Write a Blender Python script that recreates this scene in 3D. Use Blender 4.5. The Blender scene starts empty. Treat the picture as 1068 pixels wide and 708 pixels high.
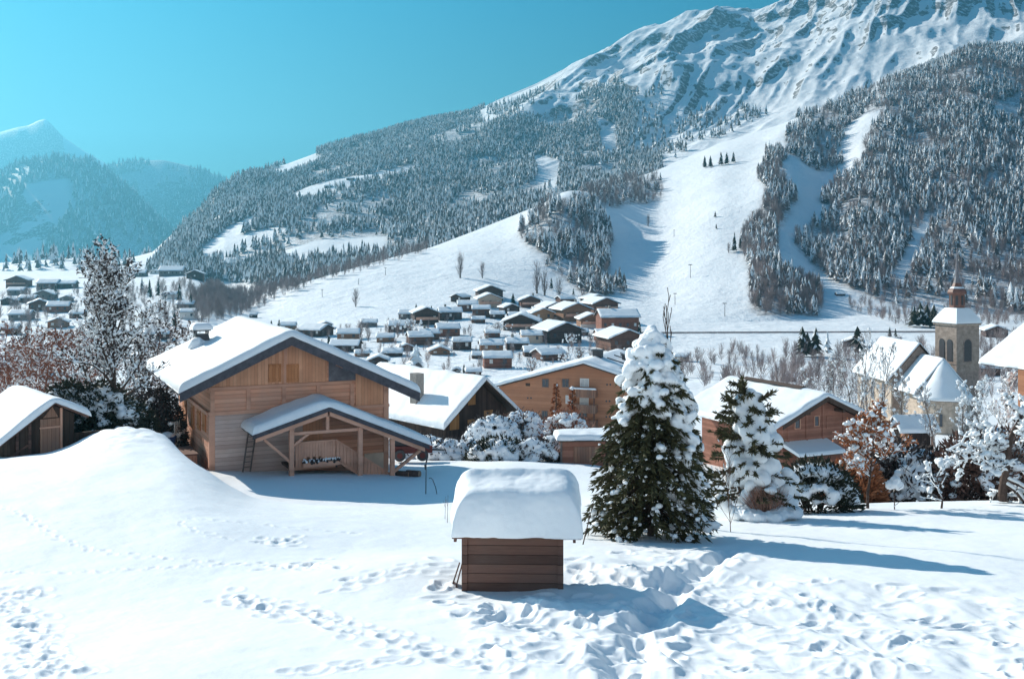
HAZE, SKYROT, SKYSTR, SUNSTR, EXPO = 1.9e-4, -45, .070, 5.0, .58
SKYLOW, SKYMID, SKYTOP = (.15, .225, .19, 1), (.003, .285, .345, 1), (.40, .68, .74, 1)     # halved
import bpy, math, random
import numpy as np
from mathutils import Vector, Matrix
random.seed(5)
RNG = np.random.default_rng(11)
scene = bpy.context.scene
COL = scene.collection
# ---- survey constants: the photo is 1068 px wide, focal length in those pixels, horizon row, eye height above the datum
F, U0, V0, CZ = 1145.0, 534.0, 262.0, 40.0
SUN = Vector((-0.70, 0.715, 0.0)).normalized() * math.cos(math.radians(28)) + Vector((0, 0, math.sin(math.radians(28))))

def at(u, v, d):
    return Vector(((u - U0) / F * d, d, CZ + (V0 - v) / F * d))

# ------------------------------------------------------------------ noise
def _hash(ix, iy, iz, seed):
    h = (ix.astype(np.int64) * 374761393 + iy.astype(np.int64) * 668265263 + iz.astype(np.int64) * 2147483647 + seed * 974634777) & 0xffffffff
    h = ((h ^ (h >> 13)) * 1274126177) & 0xffffffff
    h = ((h ^ (h >> 16)) * 2246822519) & 0xffffffff
    return ((h ^ (h >> 15)) & 0xffffff) / float(0xffffff)

def noise2(x, y, seed=0):
    x = np.asarray(x, float); y = np.asarray(y, float)
    ix = np.floor(x); iy = np.floor(y)
    fx = x - ix; fy = y - iy
    fx = fx * fx * fx * (fx * (fx * 6 - 15) + 10); fy = fy * fy * fy * (fy * (fy * 6 - 15) + 10)
    z = np.zeros_like(ix)
    a = _hash(ix, iy, z, seed); b = _hash(ix + 1, iy, z, seed); c = _hash(ix, iy + 1, z, seed); d = _hash(ix + 1, iy + 1, z, seed)
    return (a * (1 - fx) + b * fx) * (1 - fy) + (c * (1 - fx) + d * fx) * fy      # 0..1

def noise3(x, y, z, seed=0):
    ix = np.floor(x); iy = np.floor(y); iz = np.floor(z)
    fx = x - ix; fy = y - iy; fz = z - iz
    fx = fx * fx * (3 - 2 * fx); fy = fy * fy * (3 - 2 * fy); fz = fz * fz * (3 - 2 * fz)
    r = 0
    for dx in (0, 1):
        for dy in (0, 1):
            for dz in (0, 1):
                r = r + _hash(ix + dx, iy + dy, iz + dz, seed) * (fx if dx else 1 - fx) * (fy if dy else 1 - fy) * (fz if dz else 1 - fz)
    return r

def fbm(x, y, octv=4, seed=0, gain=0.5):
    s = 0; a = 1; t = 0
    for o in range(octv):
        s = s + a * (noise2(x * 2 ** o + 17.3 * o, y * 2 ** o - 9.1 * o, seed + o) - .5); t += a; a *= gain
    return s / t * 2                                                              # about -1..1

def ridged(x, y, octv=4, seed=0, gain=0.5):
    s = 0; a = 1; t = 0
    for o in range(octv):
        n = 1 - np.abs(2 * noise2(x * 2 ** o + 5.7 * o, y * 2 ** o + 3.3 * o, seed + o) - 1)
        s = s + a * n; t += a; a *= gain
    return s / t

# ------------------------------------------------------------------ objects
def tag(o, label=None, cat=None, group=None, kind=None):
    if label: o['label'] = label
    if cat: o['category'] = cat
    if group: o['group'] = group
    if kind: o['kind'] = kind
    return o

def thing(name, label, cat, loc=(0, 0, 0), rz=0, group=None):
    o = bpy.data.objects.new(name, None); COL.objects.link(o)
    o.location = loc; o.rotation_euler = (0, 0, rz); o.empty_display_size = .3
    return tag(o, label, cat, group)

def link(name, me, parent=None):
    o = bpy.data.objects.new(name, me); COL.objects.link(o)
    if parent is not None: o.parent = parent
    return o

def np_mesh(name, V, Fc, mats, midx=None, smooth=False):
    """V n x 3, Fc m x k (all faces k sided)"""
    V = np.ascontiguousarray(V, dtype=np.float32); Fc = np.ascontiguousarray(Fc, dtype=np.int32)
    m, k = Fc.shape
    me = bpy.data.meshes.new(name)
    me.vertices.add(len(V)); me.vertices.foreach_set('co', V.ravel())
    me.loops.add(m * k); me.loops.foreach_set('vertex_index', Fc.ravel())
    me.polygons.add(m)
    me.polygons.foreach_set('loop_start', np.arange(0, m * k, k, dtype=np.int32))
    me.polygons.foreach_set('loop_total', np.full(m, k, dtype=np.int32))
    for mt in (mats if isinstance(mats, (list, tuple)) else [mats]): me.materials.append(mt)
    if midx is not None: me.polygons.foreach_set('material_index', np.ascontiguousarray(midx, dtype=np.int32))
    me.polygons.foreach_set('use_smooth', np.full(m, smooth, dtype=bool))
    me.update(calc_edges=True); me.validate()
    return me

class MB:
    """collects boxes, bars, prisms and tubes into one mesh"""
    def __init__(s): s.v = []; s.f = []
    def add(s, vs, fs):
        b = len(s.v); s.v += [tuple(p) for p in vs]; s.f += [tuple(b + i for i in f) for f in fs]; return s
    def box(s, x0, x1, y0, y1, z0, z1):
        vs = [(x, y, z) for z in (z0, z1) for y in (y0, y1) for x in (x0, x1)]
        return s.add(vs, [(0, 2, 3, 1), (4, 5, 7, 6), (0, 1, 5, 4), (2, 6, 7, 3), (0, 4, 6, 2), (1, 3, 7, 5)])
    def bar(s, p, q, w, h, up=(0, 0, 1)):
        p = Vector(p); q = Vector(q); d = (q - p).normalized(); upv = Vector(up)
        if abs(d.dot(upv)) > .98: upv = Vector((0, 1, 0))
        sx = d.cross(upv).normalized() * w / 2; sz = sx.cross(d).normalized() * h / 2
        vs = [p - sx - sz, p + sx - sz, p + sx + sz, p - sx + sz, q - sx - sz, q + sx - sz, q + sx + sz, q - sx + sz]
        return s.add(vs, [(3, 2, 1, 0), (4, 5, 6, 7), (0, 1, 5, 4), (1, 2, 6, 5), (2, 3, 7, 6), (3, 0, 4, 7)])
    def tube(s, p, q, r0, r1=None, n=8, cap=True):
        r1 = r0 if r1 is None else r1
        p = Vector(p); q = Vector(q); d = (q - p).normalized()
        a = d.orthogonal().normalized(); b = d.cross(a)
        vs = []
        for c, r in ((p, r0), (q, r1)):
            for i in range(n):
                t = 2 * math.pi * i / n; vs.append(c + a * math.cos(t) * r + b * math.sin(t) * r)
        fs = [(i, (i + 1) % n, n + (i + 1) % n, n + i) for i in range(n)]
        if cap: fs += [tuple(range(n - 1, -1, -1)), tuple(range(n, 2 * n))]
        return s.add(vs, fs)
    def prism_y(s, poly, y0, y1):
        """polygon of (x, z) counter-clockwise seen from -y, extruded along y"""
        n = len(poly)
        vs = [(x, y0, z) for x, z in poly] + [(x, y1, z) for x, z in poly]
        fs = [tuple(range(n)), tuple(range(2 * n - 1, n - 1, -1))] + [(n + i, n + (i + 1) % n, (i + 1) % n, i) for i in range(n)]
        return s.add(vs, fs)
    def prism_x(s, poly, x0, x1):
        n = len(poly)
        vs = [(x0, y, z) for y, z in poly] + [(x1, y, z) for y, z in poly]
        fs = [tuple(range(n - 1, -1, -1)), tuple(range(n, 2 * n))] + [(i, (i + 1) % n, n + (i + 1) % n, n + i) for i in range(n)]
        return s.add(vs, fs)
    def prism_z(s, poly, z0, z1):
        n = len(poly)
        vs = [(x, y, z0) for x, y in poly] + [(x, y, z1) for x, y in poly]
        fs = [tuple(range(n - 1, -1, -1)), tuple(range(n, 2 * n))] + [(i, (i + 1) % n, n + (i + 1) % n, n + i) for i in range(n)]
        return s.add(vs, fs)
    def frustum(s, rings, cap=True):
        """rings: list of equal length point lists, lofted"""
        n = len(rings[0]); b = []
        for r in rings: b += list(r)
        fs = []
        for k in range(len(rings) - 1):
            for i in range(n):
                fs.append((k * n + i, k * n + (i + 1) % n, (k + 1) * n + (i + 1) % n, (k + 1) * n + i))
        if cap: fs += [tuple(range(n - 1, -1, -1)), tuple(range((len(rings) - 1) * n, len(rings) * n))]
        return s.add(b, fs)
    def mesh(s, name, mat, smooth=False):
        me = bpy.data.meshes.new(name); me.from_pydata(s.v, [], s.f)
        for m in (mat if isinstance(mat, (list, tuple)) else [mat]): me.materials.append(m)
        if smooth: me.polygons.foreach_set('use_smooth', [True] * len(me.polygons))
        me.update(); return me
    def build(s, name, mat, parent=None, smooth=False, bevel=0):
        o = link(name, s.mesh(name, mat, smooth), parent)
        if bevel:
            md = o.modifiers.new('bevel', 'BEVEL'); md.width = bevel; md.segments = 1; md.limit_method = 'ANGLE'
        return o

# ------------------------------------------------------------------ blobs and fused snow
def ico(level):
    import bmesh
    bm = bmesh.new(); bmesh.ops.create_icosphere(bm, subdivisions=level, radius=1.0)
    V = np.array([v.co[:] for v in bm.verts]); Fc = np.array([[v.index for v in f.verts] for f in bm.faces]); bm.free()
    return V, Fc
ICO1, ICO2 = ico(1), ico(2)

def blobs(C, R, lvl=1, jit=.18, seed=0):
    """C n x 3 centres, R n x 3 radii: returns vertices and faces of lumpy spheres"""
    T, Tf = ICO1 if lvl == 1 else ICO2
    r = np.random.default_rng(seed)
    C = np.asarray(C, float); R = np.asarray(R, float)
    if R.ndim == 1: R = np.repeat(R[:, None], 3, 1)
    j = 1 + jit * (r.random((len(C), len(T), 1)) - .5) * 2
    V = C[:, None, :] + T[None] * R[:, None, :] * j
    Fc = Tf[None] + (np.arange(len(C)) * len(T))[:, None, None]
    return V.reshape(-1, 3), Fc.reshape(-1, 3)

def fuse(name, C, R, voxel, mat, parent=None, seed=0, smooth_it=2, wob=None):
    """snow lumps melted together into one skin"""
    V, Fc = blobs(C, R, 2, .10, seed)
    tmp = bpy.data.objects.new('tmp', np_mesh('tmp', V, Fc, mat)); COL.objects.link(tmp)
    m = tmp.modifiers.new('r', 'REMESH'); m.mode = 'VOXEL'; m.voxel_size = voxel
    if smooth_it:
        s = tmp.modifiers.new('s', 'SMOOTH'); s.iterations = smooth_it; s.factor = .5
    dg = bpy.context.evaluated_depsgraph_get(); dg.update()
    me = bpy.data.meshes.new_from_object(tmp.evaluated_get(dg)); me.name = name
    old = tmp.data; bpy.data.objects.remove(tmp); bpy.data.meshes.remove(old)
    me.materials.clear(); me.materials.append(mat)
    n = len(me.vertices); co = np.empty(n * 3, np.float32); me.vertices.foreach_get('co', co); no = np.empty(n * 3, np.float32); me.vertices.foreach_get('normal', no)
    co = co.reshape(-1, 3).astype(float); no = no.reshape(-1, 3); w = voxel * 1.5 if wob is None else wob; f = .16 / voxel
    d = (noise3(co[:, 0] * f, co[:, 1] * f, co[:, 2] * f, seed + 3) - .5) * 2 * w + (noise3(co[:, 0] * f * 2.3, co[:, 1] * f * 2.3, co[:, 2] * f * 2.3, seed + 4) - .5) * w
    me.vertices.foreach_set('co', (co + no * d[:, None]).astype(np.float32).ravel())
    me.polygons.foreach_set('use_smooth', np.ones(len(me.polygons), dtype=bool)); me.update()
    return link(name, me, parent)
# ------------------------------------------------------------------ materials
class NT:
    def __init__(s, name):
        s.m = bpy.data.materials.new(name); s.m.use_nodes = True
        s.t = s.m.node_tree; s.n = s.t.nodes; s.l = s.t.links
        s.bsdf = s.n['Principled BSDF']
    def node(s, typ, **kw):
        n = s.n.new(typ)
        for k, v in kw.items():
            if k.startswith('i_'): n.inputs[k[2:].replace('_', ' ')].default_value = v
            else: setattr(n, k, v)
        return n
    def link(s, a, b): s.l.new(a, b)
    def coord(s, kind='Object', scale=(1, 1, 1)):
        tc = s.node('ShaderNodeTexCoord'); mp = s.node('ShaderNodeMapping'); mp.inputs['Scale'].default_value = scale
        s.link(tc.outputs[kind], mp.inputs['Vector']); return mp.outputs['Vector']
    def noise(s, vec, scale, detail=4, rough=.55):
        n = s.node('ShaderNodeTexNoise'); n.inputs['Scale'].default_value = scale; n.inputs['Detail'].default_value = detail
        n.inputs['Roughness'].default_value = rough
        s.link(vec, n.inputs['Vector']); return n.outputs['Fac']
    def math(s, op, a, b=None, c=None, clamp=False):
        n = s.node('ShaderNodeMath', operation=op); n.use_clamp = clamp
        for i, x in enumerate((a, b, c)):
            if x is None: continue
            if isinstance(x, (int, float)): n.inputs[i].default_value = x
            else: s.link(x, n.inputs[i])
        return n.outputs[0]
    def ramp(s, f, lo, hi):
        n = s.node('ShaderNodeMapRange'); n.interpolation_type = 'SMOOTHSTEP'
        n.inputs[1].default_value = lo; n.inputs[2].default_value = hi; s.link(f, n.inputs[0]); return n.outputs[0]
    def mix(s, f, a, b, blend='MIX'):
        n = s.node('ShaderNodeMix', data_type='RGBA', blend_type=blend)
        for sock, x in ((n.inputs[0], f), (n.inputs[6], a), (n.inputs[7], b)):
            if isinstance(x, (int, float)): sock.default_value = x
            elif isinstance(x, tuple): sock.default_value = x if len(x) == 4 else (*x, 1)
            else: s.link(x, sock)
        return n.outputs[2]
    def bump(s, h, strength=.3, dist=.02):
        n = s.node('ShaderNodeBump'); n.inputs['Strength'].default_value = strength; n.inputs['Distance'].default_value = dist
        s.link(h, n.inputs['Height']); s.link(n.outputs[0], s.bsdf.inputs['Normal'])
    def done(s, col, rough=.7, spec=.3):
        if isinstance(col, tuple): s.bsdf.inputs['Base Color'].default_value = (*col, 1)
        else: s.link(col, s.bsdf.inputs['Base Color'])
        s.bsdf.inputs['Roughness'].default_value = rough
        s.bsdf.inputs['Specular IOR Level'].default_value = spec
        return s.m

SNOWC = (.86, .895, .91)
def m_snow(name, fine=22, strength=.35, dist=.03):
    k = NT(name); v = k.coord()
    a = k.noise(v, fine, 5, .65); b = k.noise(v, fine * .18, 3)
    k.bump(k.math('ADD', k.math('MULTIPLY', a, .5), b), strength, dist)
    return k.done(k.mix(k.ramp(b, .3, .7), (.84, .875, .895), (.88, .905, .915)), .62, .25)

def m_plain(name, c, rough=.7, var=.25, scale=3, spec=.3, bump=0):
    k = NT(name); v = k.coord()
    f = k.noise(v, scale, 5, .65)
    d = tuple(x * (1 - var) for x in c); e = tuple(min(1, x * (1 + var)) for x in c)
    if bump: k.bump(f, .5, bump)
    return k.done(k.mix(k.ramp(f, .25, .75), d, e), rough, spec)

def m_wood(name, c0, c1, board=.2, axis='z', dark=.35, grain=1.0, weather=None):
    """boards lie across AXIS: their seams repeat every BOARD metres along it"""
    k = NT(name)
    tc = k.node('ShaderNodeTexCoord'); sp = k.node('ShaderNodeSeparateXYZ'); k.link(tc.outputs['Object'], sp.inputs[0])
    if axis == 'z': a = sp.outputs['Z']
    else: a = k.math('ADD', sp.outputs['X'], k.math('MULTIPLY', sp.outputs['Y'], 1.0))
    q = k.math('DIVIDE', a, board); fl = k.math('FLOOR', q); fr = k.math('FRACT', q)
    wn = k.node('ShaderNodeTexWhiteNoise', noise_dimensions='1D'); k.link(fl, wn.inputs['W'])
    mp = k.node('ShaderNodeMapping'); k.link(tc.outputs['Object'], mp.inputs['Vector'])
    mp.inputs['Scale'].default_value = (1.2, 1.2, 14) if axis == 'z' else (14, 14, 1.2)
    g = k.noise(mp.outputs[0], 2.2 * grain, 6, .7)
    big = k.noise(tc.outputs['Object'], .9, 3)
    f = k.math('ADD', k.math('MULTIPLY', wn.outputs['Value'], .45), k.math('MULTIPLY', g, .6))
    col = k.mix(k.ramp(f, .2, .9), c0, c1)
    col = k.mix(k.math('MULTIPLY', k.ramp(big, .35, .75), .45), col, weather or tuple(x * .6 for x in c0))
    seam = k.math('MULTIPLY', k.ramp(k.math('ABSOLUTE', k.math('SUBTRACT', fr, .5)), .44, .5), dark)
    seamc = k.mix(seam, col, tuple(x * .2 for x in c0))
    k.bump(k.math('SUBTRACT', k.math('MULTIPLY', g, .3), seam), .5, .02)
    return k.done(seamc, .75, .2)

M = {}
M['snow'] = m_snow('snow')
M['snow_soft'] = m_snow('snow_soft', 9, .3, .04)
M['snow_far'] = m_plain('snow_far', SNOWC, .6, .03, .4)
M['chalet_log'] = m_wood('chalet_log', (.56, .245, .15), (.80, .42, .28), .19, 'z', .75, 1, (.56, .36, .28))
M['chalet_plank'] = m_wood('chalet_plank', (.62, .29, .165), (.80, .43, .27), .16, 'x', .6)
M['chalet_trim'] = m_wood('chalet_trim', (.60, .31, .21), (.80, .46, .33), 3.0, 'z', .2)
M['shutter'] = m_wood('shutter', (.50, .20, .085), (.64, .29, .14), .15, 'x', .7)
M['old_plank'] = m_wood('old_plank', (.085, .046, .036), (.21, .11, .082), .17, 'z', .85, 1, (.12, .10, .09))
M['old_plank_up'] = m_wood('old_plank_up', (.22, .115, .08), (.44, .235, .15), .16, 'x', .8, 1, (.22, .18, .155))
M['barn_dark'] = m_wood('barn_dark', (.045, .030, .024), (.10, .066, .05), .18, 'x', .8)
M['dark_wood'] = m_wood('dark_wood', (.040, .026, .022), (.085, .055, .044), .18, 'x', .5)
M['orange_shutter'] = m_wood('orange_shutter', (.32, .15, .055), (.46, .24, .10), .2, 'x', .4)
M['flat_brown'] = m_wood('flat_brown', (.38, .172, .095), (.49, .235, .135), .4, 'z', .3, .6, (.33, .16, .10))
M['red_plank'] = m_wood('red_plank', (.26, .115, .078), (.42, .195, .135), .2, 'z', .5)
M['roof_edge'] = m_plain('roof_edge', (.075, .072, .085), .7, .3, 4)
M['roof_brown'] = m_plain('roof_brown', (.075, .048, .036), .8, .3, 4)
M['plaster'] = m_plain('plaster', (.60, .47, .37), .9, .12, 2)
M['stone'] = m_plain('stone', (.47, .385, .31), .9, .28, 2.2, .2, .03)
M['stone_grey'] = m_plain('stone_grey', (.30, .235, .20), .9, .3, 2.4, .2, .03)
M['concrete'] = m_plain('concrete', (.30, .27, .24), .9, .2, 3)
M['glass'] = m_plain('glass', (.045, .055, .07), .15, .3, 2, .6)
M['curtain'] = m_plain('curtain', (.62, .60, .58), .8, .1, 6)
M['white_paint'] = m_plain('white_paint', (.74, .72, .68), .6, .08, 3)
M['metal'] = m_plain('metal', (.05, .05, .055), .5, .2, 5, .5)
M['copper'] = m_plain('copper', (.20, .095, .07), .55, .3, 2, .4)
M['slate'] = m_plain('slate', (.14, .14, .16), .7, .3, 3)
M['lead'] = m_plain('lead', (.20, .19, .20), .5, .2, 3)
M['blue_tub'] = m_plain('blue_tub', (.055, .10, .24), .5, .15, 3)
M['straw'] = m_plain('straw', (.44, .32, .18), .9, .3, 12)
M['log_end'] = m_plain('log_end', (.36, .22, .14), .85, .3, 9)
M['red_paint'] = m_plain('red_paint', (.15, .035, .03), .5, .2, 4)
M['bark'] = m_plain('bark', (.085, .06, .05), .9, .4, 9, .2, .02)
M['bark_light'] = m_plain('bark_light', (.17, .135, .12), .9, .35, 6)
M['twig'] = m_plain('twig', (.15, .085, .065), .9, .35, 4)
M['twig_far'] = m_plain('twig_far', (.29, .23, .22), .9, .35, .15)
M['twig_red'] = m_plain('twig_red', (.27, .115, .075), .9, .35, 4)
M['leaf_orange'] = m_plain('leaf_orange', (.40, .15, .065), .8, .4, 5)
M['leaf_dark'] = m_plain('leaf_dark', (.055, .042, .04), .85, .4, 5)
M['needle'] = m_plain('needle', (.070, .066, .028), .75, .45, 3)
M['needle_dark'] = m_plain('needle_dark', (.034, .037, .022), .8, .4, 3)
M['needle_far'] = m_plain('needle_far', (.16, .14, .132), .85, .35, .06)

def m_ground():
    k = NT('snow_ground'); v = k.coord()
    a = k.noise(v, 14, 5, .62); b = k.noise(v, 2.0, 4, .55); c = k.noise(v, .25, 3)
    k.bump(k.math('ADD', k.math('MULTIPLY', a, .16), b), .45, .05)
    return k.done(k.mix(k.ramp(c, .3, .7), (.845, .88, .90), (.88, .905, .915)), .6, .25)
M['ground'] = m_ground()

def m_mountain(name, rock_hi=.90, rock_lo=.80):
    """wind-packed snow, rock on the steepest faces, brushwood where the 'brush' attribute says so"""
    k = NT(name); v = k.coord()
    ge = k.node('ShaderNodeNewGeometry'); sp = k.node('ShaderNodeSeparateXYZ'); k.link(ge.outputs['Normal'], sp.inputs[0])
    n1 = k.noise(k.coord(scale=(1, 1, 3)), .016, 7, .68); n2 = k.noise(v, .11, 5, .7); n3 = k.noise(v, .5, 3, .7)
    steep = k.math('SUBTRACT', 1.0, k.ramp(sp.outputs['Z'], rock_lo, rock_hi))
    rk = k.ramp(k.math('ADD', k.math('MULTIPLY', steep, .62), k.math('MULTIPLY', n1, .75)), .865, .935)
    rk = k.math('MULTIPLY', rk, k.ramp(n2, .36, .52))
    snow = k.mix(k.ramp(n1, .3, .7), (.83, .87, .895), (.88, .905, .915))
    rock = k.mix(n2, (.085, .08, .08), (.20, .18, .17))
    at_ = k.node('ShaderNodeAttribute', attribute_name='brush')
    br = k.math('MULTIPLY', k.ramp(k.math('ADD', k.math('MULTIPLY', n3, .6), k.math('MULTIPLY', n2, .4)), .40, .58), at_.outputs['Fac'])
    col = k.mix(rk, snow, rock)
    col = k.mix(br, col, (.16, .13, .125))
    k.bump(k.math('ADD', k.math('MULTIPLY', n2, .7), n1), .5, 4.0)
    return k.done(col, .65, .2)
M['mountain'] = m_mountain('mountain_snow')
M['far_mountain'] = m_mountain('far_mountain_snow', .86, .74)
M['meadow'] = m_mountain('meadow_snow', .70, .5)
M['grey_log'] = m_wood('grey_log', (.48, .355, .31), (.70, .56, .50), .19, 'z', .75, 1, (.50, .31, .24))
M['twig_light'] = m_plain('twig_light', (.36, .20, .15), .9, .35, 4)
M['stone_tower'] = m_plain('stone_tower', (.33, .265, .22), .9, .3, 1.6, .2, .03)
# ------------------------------------------------------------------ terrain: one surface, sampled along bearings from the viewpoint
U = np.concatenate([np.linspace(-450, -34, 50), np.linspace(-30, 1098, 900), np.linspace(1102, 1520, 50)])
NC = len(U)
def tab(pairs, sig=6):
    us, vs = zip(*pairs)
    fine = np.arange(-600, 1700, 1.0)
    y = np.interp(fine, us, vs)
    if sig:
        kx = np.arange(-4 * sig, 4 * sig + 1); kk = np.exp(-.5 * (kx / sig) ** 2); kk /= kk.sum()
        y = np.convolve(np.pad(y, 4 * sig, mode='edge'), kk, mode='valid')
    return np.interp(U, fine, y)

LD, LZ, LN = [], [], []          # distance, height and samples up to the next control
def near(d, pairs, n, sig=10):
    LD.append(np.full(NC, float(d))); LZ.append(CZ - tab(pairs, sig)); LN.append(n)
def far(dp, vp, n, sd=12, sv=3):
    D = tab(dp, sd); LD.append(D); LZ.append(CZ + (V0 - tab(vp, sv)) / F * D); LN.append(n)
near(6, [(0, 4.6)], 24)
near(14.2, [(0, 5.53)], 140)
near(20, [(0, 6.2), (450, 6.25), (1068, 6.25)], 90)
near(27, [(-450, 6.2), (0, 6.3), (190, 6.35), (300, 6.7), (430, 7.0), (700, 7.15), (1068, 7.15), (1500, 7.0)], 60)
near(34, [(-450, 6.9), (0, 6.72), (50, 6.66), (90, 6.46), (130, 6.36), (175, 6.37), (190, 6.46), (204, 6.63), (218, 6.84), (235, 7.2), (262, 7.6), (300, 7.75), (430, 8.0), (620, 8.1), (800, 8.25), (900, 8.2), (1500, 8.2)], 50, 6)
near(40, [(-450, 7.7), (0, 7.55), (50, 7.42), (74, 7.15), (90, 6.85), (106, 6.68), (130, 6.58), (155, 6.58), (175, 6.82), (190, 7.4), (204, 8.1), (218, 8.65), (240, 9.15), (300, 9.4), (430, 9.5), (560, 9.3), (640, 9.0), (800, 9.3), (900, 9.15), (1500, 9.15)], 55, 6)
near(50, [(-450, 9), (0, 8.9), (120, 9.0), (186, 9.25), (202, 9.9), (225, 10.0), (260, 10.05), (430, 10.35), (534, 10.1), (700, 10.6), (800, 12), (1500, 12)], 45, 6)
near(70, [(0, 12.3), (190, 12.3), (430, 13), (620, 13.2), (800, 15.5), (1068, 16)], 35)
near(95, [(0, 15.5), (430, 16.6), (620, 17), (800, 18.5), (1068, 20)], 35)
near(130, [(0, 20), (430, 21.5), (620, 23), (1068, 23)], 40)
near(200, [(0, 27), (1068, 27)], 45)
near(300, [(0, 31.5), (1068, 31.5)], 60)
iF = len(LD)
far([(0, 900), (100, 850), (200, 700), (260, 520), (300, 480), (400, 460), (500, 480), (600, 540), (650, 520), (700, 450), (800, 460), (900, 500), (1500, 520)],
    [(0, 287), (100, 286), (200, 292), (260, 330), (300, 335), (400, 332), (500, 322), (600, 312), (650, 318), (700, 338), (800, 335), (900, 328), (1500, 326)], 230, 12, 12)
iB = len(LD)
Bd = [(0, 1000), (100, 950), (200, 800), (240, 680), (300, 620), (350, 650), (400, 690), (450, 740), (500, 800), (560, 880), (620, 950), (680, 1020), (750, 1100), (820, 1180), (870, 1230), (920, 1260), (1068, 1360), (1500, 1500)]
Bv = [(0, 283), (100, 282), (200, 286), (240, 312), (300, 300), (350, 285), (400, 271), (450, 258), (500, 239), (560, 215), (620, 197), (680, 180), (750, 150), (820, 128), (870, 106), (920, 88), (960, 75), (1010, 51), (1068, 51), (1500, 70)]
far(Bd, Bv, 10, 12, 5)
far([(u, d * 1.12) for u, d in Bd], [(u, v + (2 if u < 220 else 15)) for u, v in Bv], 270, 12, 8)
iR = len(LD)
Rd = [(0, 1500), (120, 1500), (160, 1550), (200, 1650), (235, 1750), (300, 1950), (490, 2300), (740, 2700), (1068, 2900), (1500, 3000)]
Rv = [(0, 281), (120, 279), (160, 262), (180, 244), (200, 226), (220, 205), (235, 191), (260, 182), (300, 171), (340, 157), (400, 142), (450, 128), (490, 119), (520, 104), (560, 87), (600, 66), (640, 53), (680, 38), (720, 23), (742, 17), (765, 17), (785, 20), (805, 12), (835, 0), (900, -16), (1000, -26), (1068, -30), (1500, -20)]
far(Rd, Rv, 8, 12, 2)
far([(u, d * 1.08) for u, d in Rd], [(u, v + (1 if u < 140 else 18)) for u, v in Rv], 90, 12, 4)
far([(0, 3380)], [(-450, 287), (140, 287), (200, 290), (1500, 300)], 70, 12, 4)
far([(0, 4000)], [(-450, 200), (-60, 190), (0, 184), (20, 172), (55, 167), (95, 170), (115, 184), (140, 204), (165, 231), (190, 252), (220, 270), (320, 290), (1500, 300)], 6, 12, 3)
far([(0, 4150)], [(-450, 215), (0, 200), (55, 183), (95, 186), (140, 220), (190, 265), (320, 300), (1500, 310)], 6, 12, 3)
far([(0, 4620)], [(-450, 250), (55, 235), (95, 240), (140, 262), (190, 275), (320, 305), (1500, 312)], 50, 12, 3)
far([(0, 5200)], [(-450, 205), (0, 195), (80, 188), (105, 176), (135, 168), (170, 167), (200, 174), (230, 184), (250, 190), (300, 205), (400, 260), (1500, 300)], 6, 12, 3)
far([(0, 5500)], [(-450, 225), (0, 215), (80, 205), (135, 185), (170, 184), (250, 205), (400, 275), (1500, 310)], 45, 12, 3)
far([(0, 6230)], [(-450, 205), (0, 196), (47, 188), (100, 195), (200, 215), (400, 280), (1500, 312)], 24, 12, 4)
far([(0, 6600)], [(-450, 150), (-60, 146), (0, 138), (18, 133), (30, 131), (40, 126), (47, 124), (54, 130), (65, 142), (85, 156), (130, 182), (200, 200), (400, 280), (1500, 310)], 5, 12, 1)
far([(0, 7000)], [(-450, 200), (47, 180), (200, 250), (1500, 320)], 0, 12, 4)
LD = np.array(LD); LZ = np.array(LZ); K = len(LD)
h = np.diff(LD, axis=0); dl = np.diff(LZ, axis=0) / h
mS = np.zeros_like(LZ); mS[0] = dl[0]; mS[-1] = dl[-1]
same = dl[:-1] * dl[1:] > 0
w1 = 2 * h[1:] + h[:-1]; w2 = h[1:] + 2 * h[:-1]
mS[1:-1] = np.where(same, (w1 + w2) / (w1 / np.where(same, dl[:-1], 1) + w2 / np.where(same, dl[1:], 1)), 0)
rowsD, rowsZ, rowsS, rowsK = [], [], [], []
for k in range(K - 1):
    n = LN[k]
    for i in range(n):
        s = i / n
        if k < iF: d = LD[k] * (LD[k + 1] / LD[k]) ** s
        else: d = LD[k] + h[k] * s
        t = (d - LD[k]) / h[k]
        zc = (LZ[k] * (1 + 2 * t) * (1 - t) ** 2 + mS[k] * h[k] * t * (1 - t) ** 2 + LZ[k + 1] * t * t * (3 - 2 * t) + mS[k + 1] * h[k] * t * t * (t - 1))
        zl = LZ[k] + (LZ[k + 1] - LZ[k]) * t
        wgt = 1.0 if k < iF else .45
        rowsD.append(d); rowsZ.append(zc * wgt + zl * (1 - wgt)); rowsS.append(t); rowsK.append(k)
rowsD.append(LD[-1]); rowsZ.append(LZ[-1]); rowsS.append(np.ones(NC)); rowsK.append(K - 2)
TD = np.array(rowsD); TZ = np.array(rowsZ); TS = np.array(rowsS); TK = np.array(rowsK); NR = len(TD)
TX = (U[None] - U0) / F * TD
UU = np.repeat(U[None], NR, 0)

def seg(k0, k1): return np.nonzero((TK >= k0) & (TK < k1))[0]
def g1(x, c, w): return np.exp(-((x - c) / w) ** 2)
# valley floor
r = seg(6, iF); fade = np.clip((TD[r] - 50) / 60, 0, 1)
TZ[r] += fade * (.55 * fbm(TX[r] / 38, TD[r] / 38, 3, 3) + .12 * fbm(TX[r] / 9, TD[r] / 9, 2, 4))
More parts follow.
